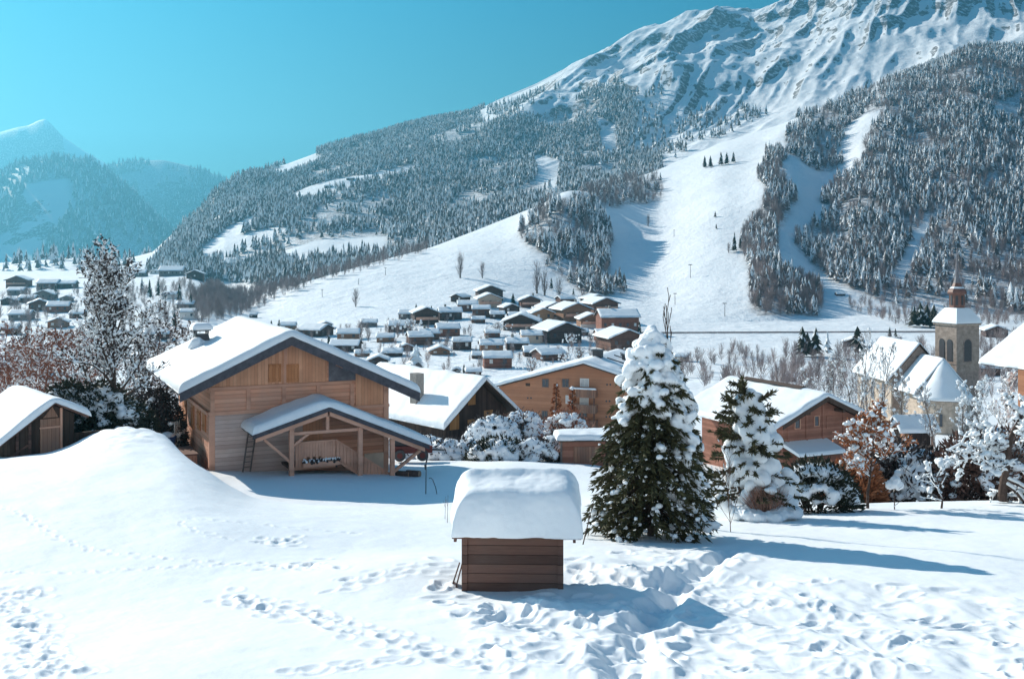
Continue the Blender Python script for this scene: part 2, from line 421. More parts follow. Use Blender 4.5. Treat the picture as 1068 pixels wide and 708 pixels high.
# meadow hill and near spur (foot to crest)
r = seg(iF, iB); s = TS[r]; x = TX[r]; y = TD[r]; u = UU[r]; fd = np.sin(np.pi * s)
spur = np.clip((u - 620) / 200, 0, 1)
TZ[r] += fd * ((1.2 + 5 * spur) * fbm(x / 110, y / 150, 4, 21) + .35 * fbm(x / 25, y / 25, 3, 22))
TZ[r] += fd * 1.4 * (1 - spur) * (ridged((x * .35 + y) / 60, x / 240, 2, 25) - .5)
TZ[r] += fd * (20 * g1(u, 592, 40) * g1(s, .62, .33) - 12 * g1(u, 690, 45) + 5 * g1(u, 655, 22) * g1(s, .9, .2) + 7 * g1(u, 800 + 30 * s, 28) - 8 * g1(u, 848 + 40 * s, 26) + 5 * g1(u, 900 + 40 * s, 40)
               - 5 * g1(u, 962 - 30 * (1 - s), 12) * g1(s, .45, .3))
# mid and summit mountain: ribs and gullies that run down towards the valley
r = seg(iB + 1, iR); s = TS[r]; x = TX[r]; y = TD[r]; u = UU[r]
fd = np.clip(np.sin(np.pi * np.clip(s, 0, 1)) ** .7, 0, 1) * .9 + .10 * (s > .5)
hi = np.clip((u - 430) / 170, 0, 1)
wx = x + 30 * fbm(x / 420, y / 420, 3, 31); wy = y + 30 * fbm(x / 420 + 9, y / 420, 3, 32)
ax = (wx * .91 - wy * .42); al = (wx * .42 + wy * .91)
big = ridged(ax / 430 + .3, al / 1500, 2, 36) - .5
rg = ridged(ax / 190, al / 760, 4, 33, .52) - .55
rg2 = ridged(ax / 66, al / 240, 3, 37, .5) - .5
TZ[r] += hi * fd * (135 * big + 76 * rg + 4 * fbm(x / 26, y / 40, 3, 39) + 15 * rg2 * (.3 + 1.2 * np.clip(.5 + big, 0, 1))) + (1 - hi) * fd * (26 * fbm(x / 260, y / 300, 4, 35))
# crag steps below the skyline
st = fbm(x / 300 + 4, y / 300, 4, 41)
TZ[r] += hi * fd * 9 * np.tanh(st * 7) * np.clip((s - .3) / .3, 0, 1)
crest = np.nonzero(TK == iR)[0]
for a, b, amp in ((iR + 1, iR + 2, 8), (iR + 2, iR + 3, 70), (iR + 5, iR + 6, 80), (iR + 7, K, 60)):
    r = seg(a, b); s = TS[r]; x = TX[r]; y = TD[r]
    TZ[r] += np.sin(np.pi * s) * np.clip((230 - UU[r]) / 60, 0, 1) * amp * (ridged((x + .4 * y) / 700, (y - .4 * x) / 1500, 4, 43) - .5)
PV = V0 - F * (TZ - CZ) / TD                     # the row each terrain point would show at

def poly_in(px, py, poly):
    ins = np.zeros(px.shape, bool); n = len(poly)
    for i in range(n):
        x0, y0 = poly[i]; x1, y1 = poly[(i + 1) % n]
        c = ((y0 > py) != (y1 > py))
        with np.errstate(divide='ignore', invalid='ignore'):
            ins ^= c & (px < (x1 - x0) * (py - y0) / (y1 - y0 + 1e-12) + x0)
    return ins

def ground(x, y):
    u = U0 + F * x / y; j = int(np.clip(np.searchsorted(U, u) - 1, 0, NC - 2)); f = float(np.clip((u - U[j]) / (U[j + 1] - U[j]), 0, 1))
    return float(np.interp(y, TD[:, j], TZ[:, j]) * (1 - f) + np.interp(y, TD[:, j + 1], TZ[:, j + 1]) * f)

def spot(u, v, dmin=8.0, dmax=1e9):
    """where the sight line through photo pixel (u, v) first meets the ground"""
    j = int(np.clip(np.searchsorted(U, u) - 1, 0, NC - 2))
    ok = (PV[:, j] <= v) & (TD[:, j] >= dmin)
    i = int(np.argmax(ok)) if ok.any() else NR - 1
    d = float(TD[i, j])
    if 0 < i and PV[i - 1, j] > v >= PV[i, j] and TD[i - 1, j] >= dmin:
        a = (PV[i - 1, j] - v) / (PV[i - 1, j] - PV[i, j] + 1e-9); d = float(TD[i - 1, j] + (TD[i, j] - TD[i - 1, j]) * a)
    d = min(d, dmax); x = (u - U0) / F * d
    return Vector((x, d, ground(x, d)))

# ---- trodden snow: every footprint is pressed into the sheet
def mound(x, y, rx, ry, hgt, a=0.0):
    r = np.nonzero(TD[:, NC // 2] < 60)[0]
    dx = TX[r] - x; dy = TD[r] - y; c, s = math.cos(a), math.sin(a)
    q = ((dx * c + dy * s) / rx) ** 2 + ((-dx * s + dy * c) / ry) ** 2
    TZ[r] += hgt * np.exp(-q)
def stamp(x, y, ang, ln, wd, dep, rim=.35):
    u = U0 + F * x / y; R = ln * 2.2
    j0, j1 = np.searchsorted(U, [u - R / y * F, u + R / y * F]); i0, i1 = np.searchsorted(TD[:, NC // 2], [y - R, y + R])
    if j1 - j0 < 1 or i1 - i0 < 1: return
    dx = TX[i0:i1, j0:j1] - x; dy = TD[i0:i1, j0:j1] - y
    a = dx * math.cos(ang) + dy * math.sin(ang); b = -dx * math.sin(ang) + dy * math.cos(ang)
    q = np.sqrt((a / ln) ** 2 + (b / wd) ** 2)
    TZ[i0:i1, j0:j1] += -.55 * dep * np.clip(1.25 - q, 0, 1) ** .9 * (q < 1.25) + .5 * dep * rim * np.exp(-((q - 1.45) / .3) ** 2)
def walk(px, step, ln, wd, dep, side=.13, jit=.06, dmax=60):
    pts = [spot(u, v) for u, v in px]; k = 0
    for a, b in zip(pts, pts[1:]):
        d = Vector((b.x - a.x, b.y - a.y)); L = d.length
        if L < 1e-3: continue
        d /= L; n = max(1, int(L / step))
        for i in range(n):
            k += 1; p = Vector((a.x, a.y)) + d * (i + .5) * L / n; sd = side if k % 2 else -side
            x = p.x - d.y * sd + random.gauss(0, jit); y = p.y + d.x * sd + random.gauss(0, jit)
            if y < dmax: stamp(x, y, math.atan2(d.y, d.x) + random.gauss(0, .25), ln * random.uniform(.8, 1.2), wd * random.uniform(.8, 1.2), dep * random.uniform(.6, 1.25))
# lumpy wind crust on the crest by the chalet
r = np.nonzero((TD[:, NC // 2] > 34) & (TD[:, NC // 2] < 47))[0]
TZ[r] += g1(UU[r], 132, 46) * g1(TD[r], 40.5, 4) * (.16 * np.abs(fbm(TX[r] / .9, TD[r] / .8, 3, 63)) + .10 * fbm(TX[r] / 2.2, TD[r] / 1.6, 2, 64))
# soft drifts
r = np.nonzero(TD[:, NC // 2] < 60)[0]
TZ[r] += .10 * fbm(TX[r] / 4.2, TD[r] / 5.5, 3, 61) * np.clip((TD[r] - 8) / 6, 0, 1) + .012 * fbm(TX[r] / .45, TD[r] / .5, 3, 62)
p = spot(430, 600); mound(p.x, p.y, 2.6, 1.7, .30, .5)
p = spot(620, 600); mound(p.x, p.y + .6, .9, .7, .20)
p = spot(665, 606); mound(p.x, p.y, .8, .55, .26)
p = spot(535, 640); mound(p.x, p.y, 1.3, .5, .10)
PV = V0 - F * (TZ - CZ) / TD
# the wide trodden patch before the spruce, rough all over
ZONE = [(600, 590), (690, 575), (760, 590), (900, 610), (1075, 612), (1075, 715), (520, 715), (480, 640), (560, 622)]
zx = np.clip(1 - 0 * UU, 0, 1) * poly_in(UU, PV, ZONE) * (TD < 30)
kk = np.exp(-.5 * (np.arange(-24, 25) / 9.0) ** 2); kk /= kk.sum()
rz_ = np.nonzero(TD[:, NC // 2] < 32)[0]; zz = zx[rz_].astype(float)
zz = np.apply_along_axis(lambda a: np.convolve(a, kk, 'same'), 1, zz); zz = np.apply_along_axis(lambda a: np.convolve(a, kk, 'same'), 0, zz)
TZ[rz_] += zz * (.105 * fbm(TX[rz_] / .62 + .4 * TD[rz_], TD[rz_] / 1.05, 3, 71, .45) - .05 * (ridged(TX[rz_] / .8, TD[rz_] / 1.1, 3, 73) - .5) + .05 * fbm(TX[rz_] / 2.2, TD[rz_] / 2.6, 2, 75))
zone_pts = []
while len(zone_pts) < 190:
    u_, v_ = random.uniform(500, 1075), random.uniform(592, 708)
    if bool(poly_in(np.array([u_]), np.array([v_]), ZONE)[0]) and (v_ > 622 or u_ > 640): zone_pts.append((u_, v_))
for u_, v_ in zone_pts:
    p = spot(u_, v_); stamp(p.x, p.y, random.gauss(.5, .9), random.uniform(.14, .34), random.uniform(.09, .16), random.uniform(.03, .08), .5)
# a trough worn by many feet
tp = [spot(u_, v_) for u_, v_ in ((768, 571), (738, 586), (712, 606), (690, 632), (668, 664), (645, 704), (636, 716))]
for a_, b_ in zip(tp, tp[1:]):
    n_ = max(2, int((b_ - a_).length / .18))
    for i_ in range(n_):
        q_ = a_.lerp(b_, i_ / n_); w_ = random.uniform(.85, 1.15); r_ = np.nonzero((TD[:, NC // 2] > q_.y - 1.6) & (TD[:, NC // 2] < q_.y + 1.6))[0]
        dd_ = ((TX[r_] - q_.x) ** 2 + (TD[r_] - q_.y) ** 2); TZ[r_] += -.055 * w_ * np.exp(-dd_ / .13) + .014 * np.exp(-dd_ / .42)
# the deep path from the spruce down to the corner of the picture
for q in ([(770, 572), (735, 590), (705, 612), (682, 645), (664, 675), (640, 712)], [(766, 574), (728, 600), (700, 622), (676, 655), (655, 690), (640, 712)]):
    walk(q, .20, .34, .26, .10, .10, .12)
for q in ([(475, 588), (430, 590), (395, 598), (350, 612)], [(472, 592), (420, 596), (372, 606), (340, 620)],
          [(228, 618), (270, 632), (330, 640), (370, 655), (420, 668), (470, 688), (540, 700)], [(250, 628), (300, 630), (350, 652), (400, 660), (450, 682), (520, 690)],
          [(240, 622), (290, 640), (340, 645), (390, 668), (440, 676), (500, 690), (560, 705)], [(215, 632), (262, 622), (300, 645), (352, 648)], [(300, 706), (345, 698), (430, 686)],
          [(305, 704), (360, 694), (425, 688)]):
    walk(q, .25, .16, .11, .05, .16, .10)
for q in ([(0, 618), (30, 613), (52, 616)], [(8, 622), (22, 640), (34, 662), (44, 684), (70, 705)], [(0, 682), (14, 694), (20, 708)], [(12, 618), (28, 645), (48, 676), (75, 708)], [(40, 650), (36, 672), (62, 700)]):
    walk(q, .22, .16, .11, .055, .12, .12)
for q in ([(0, 528), (30, 540), (60, 561), (100, 574), (140, 580), (290, 590), (330, 592)], [(0, 597), (80, 597), (150, 593), (240, 588), (300, 587)], [(184, 543), (200, 552), (242, 563)], [(192, 541), (260, 546), (380, 556)]):
    walk(q, .30, .11, .06, .045, .06, .03)
for u_, v_ in ((285, 565), (295, 567), (302, 564), (300, 590), (315, 588), (325, 586), (322, 592), (338, 590)):
    p = spot(u_, v_)
    for _ in range(5): stamp(p.x + random.gauss(0, .22), p.y + random.gauss(0, .3), random.uniform(0, 3), .16, .1, .06, .3)
# around the hut and below the spruce
for _ in range(90):
    u_ = random.choice([random.uniform(455, 620), random.uniform(585, 720)]); v_ = random.uniform(575, 655)
    if 470 < u_ < 600 and v_ < 622: continue
    p = spot(u_, v_); stamp(p.x, p.y, random.uniform(0, 3), random.uniform(.13, .26), random.uniform(.09, .16), random.uniform(.05, .13), .5)
PV = V0 - F * (TZ - CZ) / TD

EN = 16 * (fbm(TX / 60, TD / 80, 3, 81)); EN2 = 10 * (fbm(TX / 50 + 7, TD / 70, 3, 82))
# ---- where woods stand (photo outline of each wood, per hillside)
WOOD_SPUR = {
    'knoll': [(532, 248), (545, 226), (575, 208), (610, 217), (632, 235), (643, 262), (641, 300), (612, 306), (588, 287), (560, 264)],
    'shelf': [(604, 206), (618, 190), (660, 184), (688, 192), (692, 213), (650, 216), (620, 218)],
    'strip': [(793, 168), (816, 164), (822, 200), (818, 245), (820, 290), (856, 304), (860, 327), (796, 329), (784, 295), (780, 235), (792, 215)],
    'band': [(818, 140), (848, 118), (884, 98), (930, 82), (962, 72), (958, 84), (900, 118), (885, 145), (870, 175), (840, 172), (822, 165)],
    'right': [(1130, 40), (1010, 46), (964, 72), (915, 108), (920, 130), (884, 180), (852, 222), (836, 250), (848, 284), (880, 302), (935, 322), (965, 312), (1010, 326), (1130, 335)],
}
GULLY = [(972, 225), (955, 240), (930, 292), (942, 300), (968, 250)]
LANE = [(1068, 95), (1040, 110), (1030, 122), (1060, 126)]
WOOD_MID = {'mid': [(150, 285), (172, 262), (196, 226), (222, 200), (238, 186), (300, 168), (400, 138), (470, 122), (492, 117), (520, 118), (560, 112), (600, 106), (622, 92), (655, 96), (664, 128), (650, 160), (690, 165), (690, 190), (640, 205), (560, 240), (500, 262), (400, 290), (290, 300)]}
CLEAR_MID = [[(296, 208), (318, 196), (345, 188), (385, 182), (430, 172), (432, 182), (390, 190), (350, 198), (318, 212)],
             [(206, 262), (240, 236), (262, 226), (272, 230), (250, 246), (292, 236), (300, 240), (278, 254), (240, 268), (212, 278)],
             [(296, 262), (330, 250), (404, 246), (404, 264), (340, 272), (300, 276)], [(278, 184), (300, 170), (330, 158), (330, 172), (300, 184)],
             [(500, 116), (560, 104), (600, 100), (600, 112), (540, 124), (500, 128)], [(556, 160), (585, 168), (580, 200), (560, 190)], [(618, 120), (640, 130), (645, 165), (628, 160)]]
CLEAR_E = [(28, 192), (70, 186), (78, 214), (52, 246), (22, 288), (-20, 290), (-20, 262), (8, 240)]
BRUSH = np.zeros((NR, NC), np.float32)
r = seg(iF, iB)
for pl in WOOD_SPUR.values(): BRUSH[r] = np.maximum(BRUSH[r], poly_in(UU[r] + EN[r], PV[r] + EN2[r], pl) * .75)
BRUSH[r] *= 1 - poly_in(UU[r], PV[r], GULLY)
r = seg(iB + 1, iR)
mid = poly_in(UU[r], PV[r], WOOD_MID['mid'])
for pl in CLEAR_MID: mid &= ~poly_in(UU[r], PV[r], pl)
BRUSH[r] = mid * .75
r = seg(iR + 1, K); BRUSH[r] = .8 * (~poly_in(UU[r], PV[r], CLEAR_E)) * (TD[r] < 5800)
kk = np.exp(-.5 * (np.arange(-6, 7) / 2.5) ** 2); kk /= kk.sum()
BRUSH = np.apply_along_axis(lambda a: np.convolve(a, kk, 'same'), 1, BRUSH).astype(np.float32)

def sheet(name, i0, i1, mat, kind='structure'):
    n = i1 - i0 + 1
    V = np.stack([TX[i0:i1 + 1], TD[i0:i1 + 1], TZ[i0:i1 + 1]], -1).reshape(-1, 3)
    a = (np.arange(n - 1)[:, None] * NC + np.arange(NC - 1)[None]).ravel()
    me = np_mesh(name, V, np.stack([a, a + 1, a + 1 + NC, a + NC], 1), mat, None, True)
    at_ = me.attributes.new('brush', 'FLOAT', 'POINT'); at_.data.foreach_set('value', BRUSH[i0:i1 + 1].ravel())
    return tag(link(name, me), None, None, None, kind)
c1 = int(np.nonzero(TK == 10)[0][0]); c2 = int(np.nonzero(TK == iF)[0][0]); c3 = int(np.nonzero(TK == iB)[0][0]) + 5; c4 = int(np.nonzero(TK == iR)[0][0]) + 4
sheet('snow_ground', 0, c1, M['ground'])
sheet('valley_ground', c1, c2, M['meadow'])
sheet('hillside', c2, c3, M['meadow'])
sheet('mountain', c3, c4, M['mountain'])
sheet('far_mountains', c4, NR - 1, M['far_mountain'])
# unseen snow slope behind the viewpoint, added to bounce sunlight onto the facades
gx = np.linspace(-760, 760, 61); gy = np.linspace(6, -600, 50); GX, GY = np.meshgrid(gx, gy)
run = 6 - GY; GZ = CZ - 4.6 + run * .50 * np.clip(run / 30, .15, 1) + np.clip(run / 40, 0, 1) * (7 * fbm(GX / 90, GY / 90, 4, 55)) - .0002 * GX ** 2 * 0
a = (np.arange(49)[:, None] * 61 + np.arange(60)[None]).ravel()
me = np_mesh('added_bounce_slope', np.stack([GX, GY, GZ], -1).reshape(-1, 3), np.stack([a, a + 61, a + 62, a + 1], 1), M['ground'], None, True)
tag(link('added_bounce_slope', me), None, None, None, 'structure')
# ------------------------------------------------------------------ building kit
class Frame:
    """a building's own axes: x along its front, y into it, z up"""
    def __init__(s, o, deg):
        s.o = Vector(o); s.a = math.radians(deg); s.ex = Vector((math.cos(s.a), math.sin(s.a), 0)); s.ey = Vector((-math.sin(s.a), math.cos(s.a), 0))
    def pix(s, u, v, y=0.0):
        """the point of the plane local-y = y seen at photo pixel (u, v), as (x, z)"""
        k = (u - U0) / F; p = s.o + s.ey * y
        X = (k * p.y - p.x) / (s.ex.x - k * s.ex.y); d = p.y + X * s.ex.y
        return X, CZ + (V0 - v) / F * d - s.o.z
    def pixx(s, u, v, x=0.0):
        """same for the plane local-x = x, as (y, z)"""
        k = (u - U0) / F; p = s.o + s.ex * x
        Y = (k * p.y - p.x) / (s.ey.x - k * s.ey.y); d = p.y + Y * s.ey.y
        return Y, CZ + (V0 - v) / F * d - s.o.z
    def thing(s, name, label, cat, group=None): return thing(name, label, cat, s.o, s.a, group)

def snow_sheet(name, parent, prof, y0, y1, th, along='y', seed=0, n_s=70, n_t=60, r=.28, lump=.18, smooth=.35, mat='snow', gap=.003, sag=None):
    """a thick blanket of snow on a roof whose section is PROF [(x, z), ...], from y0 to y1; rounded at every edge"""
    prof = np.array(prof, float); sl = np.concatenate([[0], np.cumsum(np.hypot(*np.diff(prof, axis=0).T))]); L = sl[-1]; W = y1 - y0
    def edge_dist(n):                                   # more samples close to the edges
        q = np.linspace(0, 1, n); return .5 - .5 * np.cos(np.pi * q) * (1 - .35 * np.sin(np.pi * q) ** 2)
    s = edge_dist(n_s) * L; t = edge_dist(n_t) * W
    S, T = np.meshgrid(s, t, indexing='ij')
    px = np.interp(S, sl, prof[:, 0]); pz = np.interp(S, sl, prof[:, 1]) + gap
    pzr = sum(np.interp(np.clip(S + o, 0, L), sl, prof[:, 1]) for o in np.linspace(-smooth, smooth, 7)) / 7 + gap
    e = np.minimum(np.minimum(S, L - S), np.minimum(T, W - T))
    q = np.clip(e / r, 0, 1); q = np.sqrt(np.clip(1 - (1 - q) ** 2, 0, 1))
    nz = fbm(S / 1.1 + seed * 7.7, T / 1.3 + seed, 3, 100 + seed)
    H = th * q * (1 + lump * nz) * (1 if sag is None else sag(S / L, T / W))
    top = np.maximum(pz + .25 * H, pz * (1 - q) + q * np.maximum(pzr, pz - .12) + H)
    wob = .05 * fbm(S / .6 + seed, T / .6 - seed, 2, 130 + seed) * (1 - q)
    yy = y0 + T + wob * np.sign(T - W / 2) * 1.0
    xx = px + wob * np.sign(S - L / 2)
    def pt(X, Y, Z): return np.stack([X, Y, Z] if along == 'y' else [Y, X, Z], -1).reshape(-1, 3)
    Vt = pt(xx, yy, top); Vb = pt(px, y0 + T, pz)
    a = (np.arange(n_s - 1)[:, None] * n_t + np.arange(n_t - 1)[None]).ravel(); N = n_s * n_t
    ft = np.stack([a, a + n_t, a + n_t + 1, a + 1], 1); fb = np.stack([a, a + 1, a + n_t + 1, a + n_t], 1) + N
    bd = np.concatenate([np.arange(n_t), np.arange(1, n_s) * n_t + n_t - 1, (n_s - 1) * n_t + np.arange(n_t - 2, -1, -1), np.arange(n_s - 2, 0, -1) * n_t])
    nb = np.roll(bd, -1)
    fs = np.stack([bd, nb, nb + N, bd + N], 1)
    Fc = np.concatenate([ft, fb, fs])
    if along != 'y': Fc = Fc[:, ::-1]
    me = np_mesh(name, np.concatenate([Vt, Vb]), Fc, M[mat], None, True)
    return link(name, me, parent)

def roof_slab(parent, prof, y0, y1, th, mat, name='roof'):
    """both slopes as one bent slab TH thick below the profile"""
    poly = [(x, z - th) for x, z in prof] + [(x, z) for x, z in reversed(prof)]
    m = MB(); n = len(prof)
    for i in range(n - 1):
        (xa, za), (xb, zb) = prof[i], prof[i + 1]
        q = .002 if i else 0
        m.prism_y([(xa + q, za - th), (xb, zb - th), (xb, zb), (xa + q, za)], y0, y1)
    return m.build(name, mat, parent)

def window(parent, x0, x1, z0, z1, y, kind='window', panes=2, shutter=None, frame=None, depth=.06, bars=1, glass=None):
    """a framed window on a front at local y (facing -y): frame part with pane sub-part"""
    fr = frame or M['white_paint']; w = (x1 - x0); t = min(.09, w * .12)
    m = MB(); ya, yb = y - depth, y + .01
    m.box(x0, x1, ya, yb, z0, z0 + t); m.box(x0, x1, ya, yb, z1 - t, z1)
    m.box(x0, x0 + t, ya, yb, z0 + t, z1 - t); m.box(x1 - t, x1, ya, yb, z0 + t, z1 - t)
    for i in range(1, panes):
        xc = x0 + w * i / panes; m.box(xc - t * .4, xc + t * .4, ya + .01, yb, z0 + t, z1 - t)
    o = m.build(kind, fr, parent)
    MB().box(x0 + t, x1 - t, y - .012, y + .005, z0 + t, z1 - t).build('pane', glass or M['glass'], o)
    return o

def shutter(parent, x0, x1, z0, z1, y, mat, rails=True):
    m = MB(); m.box(x0, x1, y - .035, y - .002, z0, z1)
    if rails:
        hgt = z1 - z0; tb = .09
        for zc in (z0 + hgt * .14, z1 - hgt * .14): m.box(x0 + .01, x1 - .01, y - .06, y - .037, zc - tb / 2, zc + tb / 2)
    return m.build('shutter', mat, parent)

# ================================================================== the timber chalet with the porch
fr = Frame((-13.7, 50.0, CZ - 9.8), 25)
ch = fr.thing('timber_chalet', 'golden log chalet with snowy gable roof, dark verge and roofed porch with stairs', 'chalet')
W_, D_, XA, ZA, SL = 8.36, 10.0, 3.4, 5.9, .468
rz = lambda x: ZA - SL * abs(x - XA)
wallp = [(0, -2.0), (W_, -2.0), (W_, rz(W_) - .22), (XA, ZA - .22), (0, rz(0) - .22)]
MB().prism_y(wallp, 0, D_).build('wall', M['chalet_log'], ch)
prof = [(-1.54, rz(-1.54)), (XA, ZA), (9.61, rz(9.61))]
roof_slab(ch, prof, -1.2, D_ + .8, .16, M['roof_edge'])
vb = MB()                                              # verge boards
for (xa, xb) in ((-1.56, XA), (XA, 9.63)):
    vb.prism_y([(xa, rz(xa) - .42), (xb, rz(xb) - .42), (xb, rz(xb) + .02), (xa, rz(xa) + .02)], -1.26, -1.205)
vb.build('verge_board', M['roof_edge'], ch)
snow_sheet('roof_snow', ch, [(-1.62, rz(-1.62) + .005), (XA, ZA + .005), (9.68, rz(9.68) + .005)], -1.33, D_ + .9, .37, seed=3, n_s=110, n_t=90, r=.30, lump=.16)
for x in (.9, XA, 5.9):                               # purlin ends under the overhang
    MB().box(x - .09, x + .09, -1.15, -.002, rz(x) - .40, rz(x) - .19).build('purlin', M['chalet_trim'], ch)
_, zb1 = fr.pix(296, 402, -.03); _, zb2 = fr.pix(262, 428.5, -.03)
MB().box(-.12, 6.6, -.09, -.003, zb1 - .07, zb1 + .08).build('beam', M['chalet_trim'], ch)
MB().box(-.12, 4.6, -.08, -.003, zb2 - .10, zb2 + .06).build('beam', M['chalet_trim'], ch)
for u in (221.5, 259, 296, 332, 367):
    x, _ = fr.pix(u, 410, -.03); x = max(x, .05)
    MB().box(x - .09, x + .09, -.07, -.003, zb2 + .065 if u < 330 else 1.9, zb1 - .075).build('stud', M['chalet_trim'], ch)
MB().box(-.10, .16, -.06, .2, -1.0, zb2 - .11).build('corner_post', M['chalet_trim'], ch)
MB().box(W_ - .16, W_ + .10, -.06, .2, -2.0, rz(W_) - .24).build('corner_post', M['chalet_trim'], ch)
MB().box(.165, 4.3, -.05, -.003, -1.8, zb2 - .105).build('weathered_wall', M['grey_log'], ch)
gz = zb1 + .085                                        # the orange boarded gable
xl0 = XA - (ZA - .25 - gz) / SL + .02
x7, _ = fr.pix(341, 395, -.03)
MB().prism_y([(xl0, gz), (x7, gz), (x7, rz(x7) - .25), (XA, ZA - .25), ], -.03, -.002).build('gable_boarding', M['chalet_plank'], ch)
x8 = x7 + .09
xr0 = XA + (ZA - .25 - gz) / SL - .05
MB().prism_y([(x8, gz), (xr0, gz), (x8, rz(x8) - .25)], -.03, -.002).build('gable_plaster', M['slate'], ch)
xa, za = fr.pix(371, 423, -.03); xb = W_ - .18
MB().prism_y([(xa, za), (xb, za), (xb, rz(xb) - .25), (xa, rz(xa) - .25)], -.035, -.002).build('side_boarding', M['chalet_plank'], ch)
MB().box(xa - .1, W_ + .14, -.07, -.003, za - .14, za - .01).build('beam', M['chalet_trim'], ch)
for u in (286.5, 305):
    x, z = fr.pix(u, 389, -.03); shutter(ch, x - .30, x + .30, z - .42, z + .42, -.03, M['shutter'])
for u in (258, 296):
    x, z = fr.pix(u, 389, -.03)
MB().box(XA - .08, XA + .08, -.06, -.032, gz, ZA - .3).build('stud', M['chalet_trim'], ch)
# side facing the path: shutters, window, beam
y0, z0 = fr.pixx(211, 446, 0); y1, z1 = fr.pixx(196.5, 436, 0)
for (u, v, wd, hg) in ((213.5, 438, .42, 1.0), (208, 437, .42, 1.0), (201.5, 434, .40, 1.2), (193, 430, .55, 1.3)):
    y, z = fr.pixx(u, v, 0)
    m = MB().box(-.05, -.002, y - wd, y + wd, z - hg / 2, z + hg / 2)
    for dz in (-.3, .3): m.box(-.075, -.052, y - wd + .02, y + wd - .02, z + dz * hg - .05, z + dz * hg + .05)
    m.build('shutter', M['shutter'], ch)
MB().bar((-.08, .3, 2.35), (-.08, 6.5, 2.35), .12, .16).build('beam', M['chalet_trim'], ch)
MB().box(-1.2, -.02, 1.2, 9.5, .0, .0).v
# chimney with its snow cap
cx, cy_, = -.1, 8.1
x, z = 1.05, 7.2
cyb = 7.4
czr = rz(.75)
MB().frustum([[(.75 + sx * .52, cyb + sy * .52, czr - .25) for sx, sy in ((-1, -1), (1, -1), (1, 1), (-1, 1))], [(.75 + sx * .33, cyb + sy * .33, czr + .85) for sx, sy in ((-1, -1), (1, -1), (1, 1), (-1, 1))]]).build('chimney', M['metal'], ch)
capc = MB().box(.75 - .44, .75 + .44, cyb - .44, cyb + .44, czr + 1.02, czr + 1.08)
for sx in (-.3, .3):
    for sy in (-.3, .3): capc.box(.75 + sx - .04, .75 + sx + .04, cyb + sy - .04, cyb + sy + .04, czr + .86, czr + 1.015)
capo = capc.build('chimney_cap', M['metal'], ch)
snow_sheet('cap_snow', capo, [(.75 - .52, czr + 1.083), (.75 + .52, czr + 1.083)], cyb - .52, cyb + .52, .34, seed=8, n_s=20, n_t=20, r=.26, lump=.1)
fuse('chimney_snow', [(.75 - .25, cyb - .25, czr + .42), (.75 + .35, cyb - .2, czr + .35), (.75 - .3, cyb - .4, czr + .28)], np.array([[.42, .42, .32], [.4, .45, .3], [.4, .3, .25]]), .07, M['snow'], ch)
# ---- porch
pz = lambda x: 2.77 - (.30 if x < 4.77 else .43) * abs(x - 4.77)
pp = [(1.35, pz(1.35)), (4.77, 2.77), (9.57, pz(9.57))]
po = roof_slab(ch, pp, -2.6, -.1, .10, M['roof_edge'], 'porch_roof')
m = MB()
for (xa, xb) in ((1.33, 4.77), (4.77, 9.6)): m.prism_y([(xa, pz(xa) - .21), (xb, pz(xb) - .21), (xb, pz(xb) + .015), (xa, pz(xa) + .015)], -2.66, -2.605)
m.build('porch_verge', M['roof_edge'], po)
m = MB()
for (xa, xb) in ((1.5, 4.72), (4.82, 9.4)): m.prism_y([(xa, pz(xa) - .40), (xb, pz(xb) - .40), (xb, pz(xb) - .215), (xa, pz(xa) - .215)], -2.58, -2.40)
m.build('rafter', M['chalet_trim'], po)
snow_sheet('porch_snow', po, [(1.30, pz(1.3) + .004), (4.77, 2.774), (9.66, pz(9.66) + .004)], -2.74, -.13, .36, seed=5, n_s=90, n_t=40, r=.26, lump=.2)
posts = []
for u, zt in ((304, None), (375.5, None), (409, None)):
    x, z = fr.pix(u, 500, -2.35); posts.append(x)
    MB().box(x - .10, x + .10, -2.45, -2.25, -1.5, pz(x) - .405).build('porch_post', M['chalet_trim'], ch)
x0_, x1_, x2_ = posts
MB().bar((x0_ + .10, -2.33, 1.62), (x1_ - .1, -2.33, 1.62), .12, .14).build('tie_beam', M['chalet_trim'], ch)
MB().box(4.70, 4.84, -2.40, -2.28, 1.70, 2.33).build('king_post', M['chalet_trim'], ch)
MB().bar((x0_ - .04, -2.34, .35), (1.9, -2.34, 1.45), .12, .12).build('brace', M['chalet_trim'], ch)
MB().bar((x2_ + .04, -2.34, -.5), (9.25, -2.34, .42), .13, .13).build('brace', M['chalet_trim'], ch)
MB().bar((x0_ + .1, -2.34, 1.1), (3.9, -2.34, 1.58), .1, .1).build('brace', M['chalet_trim'], ch)
xa, za = fr.pix(308, 461.5, -1.9); xb, zb = fr.pix(350, 461, -1.9); _, zc = fr.pix(320, 487, -1.9)
bal = MB()
n = 14
for i in range(n):
    a = xa + (xb - xa) * i / n; b = xa + (xb - xa) * (i + .9) / n
    if 4 <= i <= 9 and i % 2 == 0: bal.box(a, b, -1.93, -1.90, zc, zc + .32); bal.box(a, b, -1.93, -1.90, zc + .46, za - .05)
    else: bal.box(a, b, -1.93, -1.90, zc, za - .05)
bal.box(xa - .05, xb + .05, -1.98, -1.86, za - .045, za + .03); bal.box(xa - .05, xb, -1.88, -1.82, zc - .1, zc + .03)
bal.build('balustrade', M['chalet_trim'], ch)
xe, ze = fr.pix(407, 501, -1.9); xf, zf = fr.pix(350, 478, -1.9)
st = MB(); n = 16
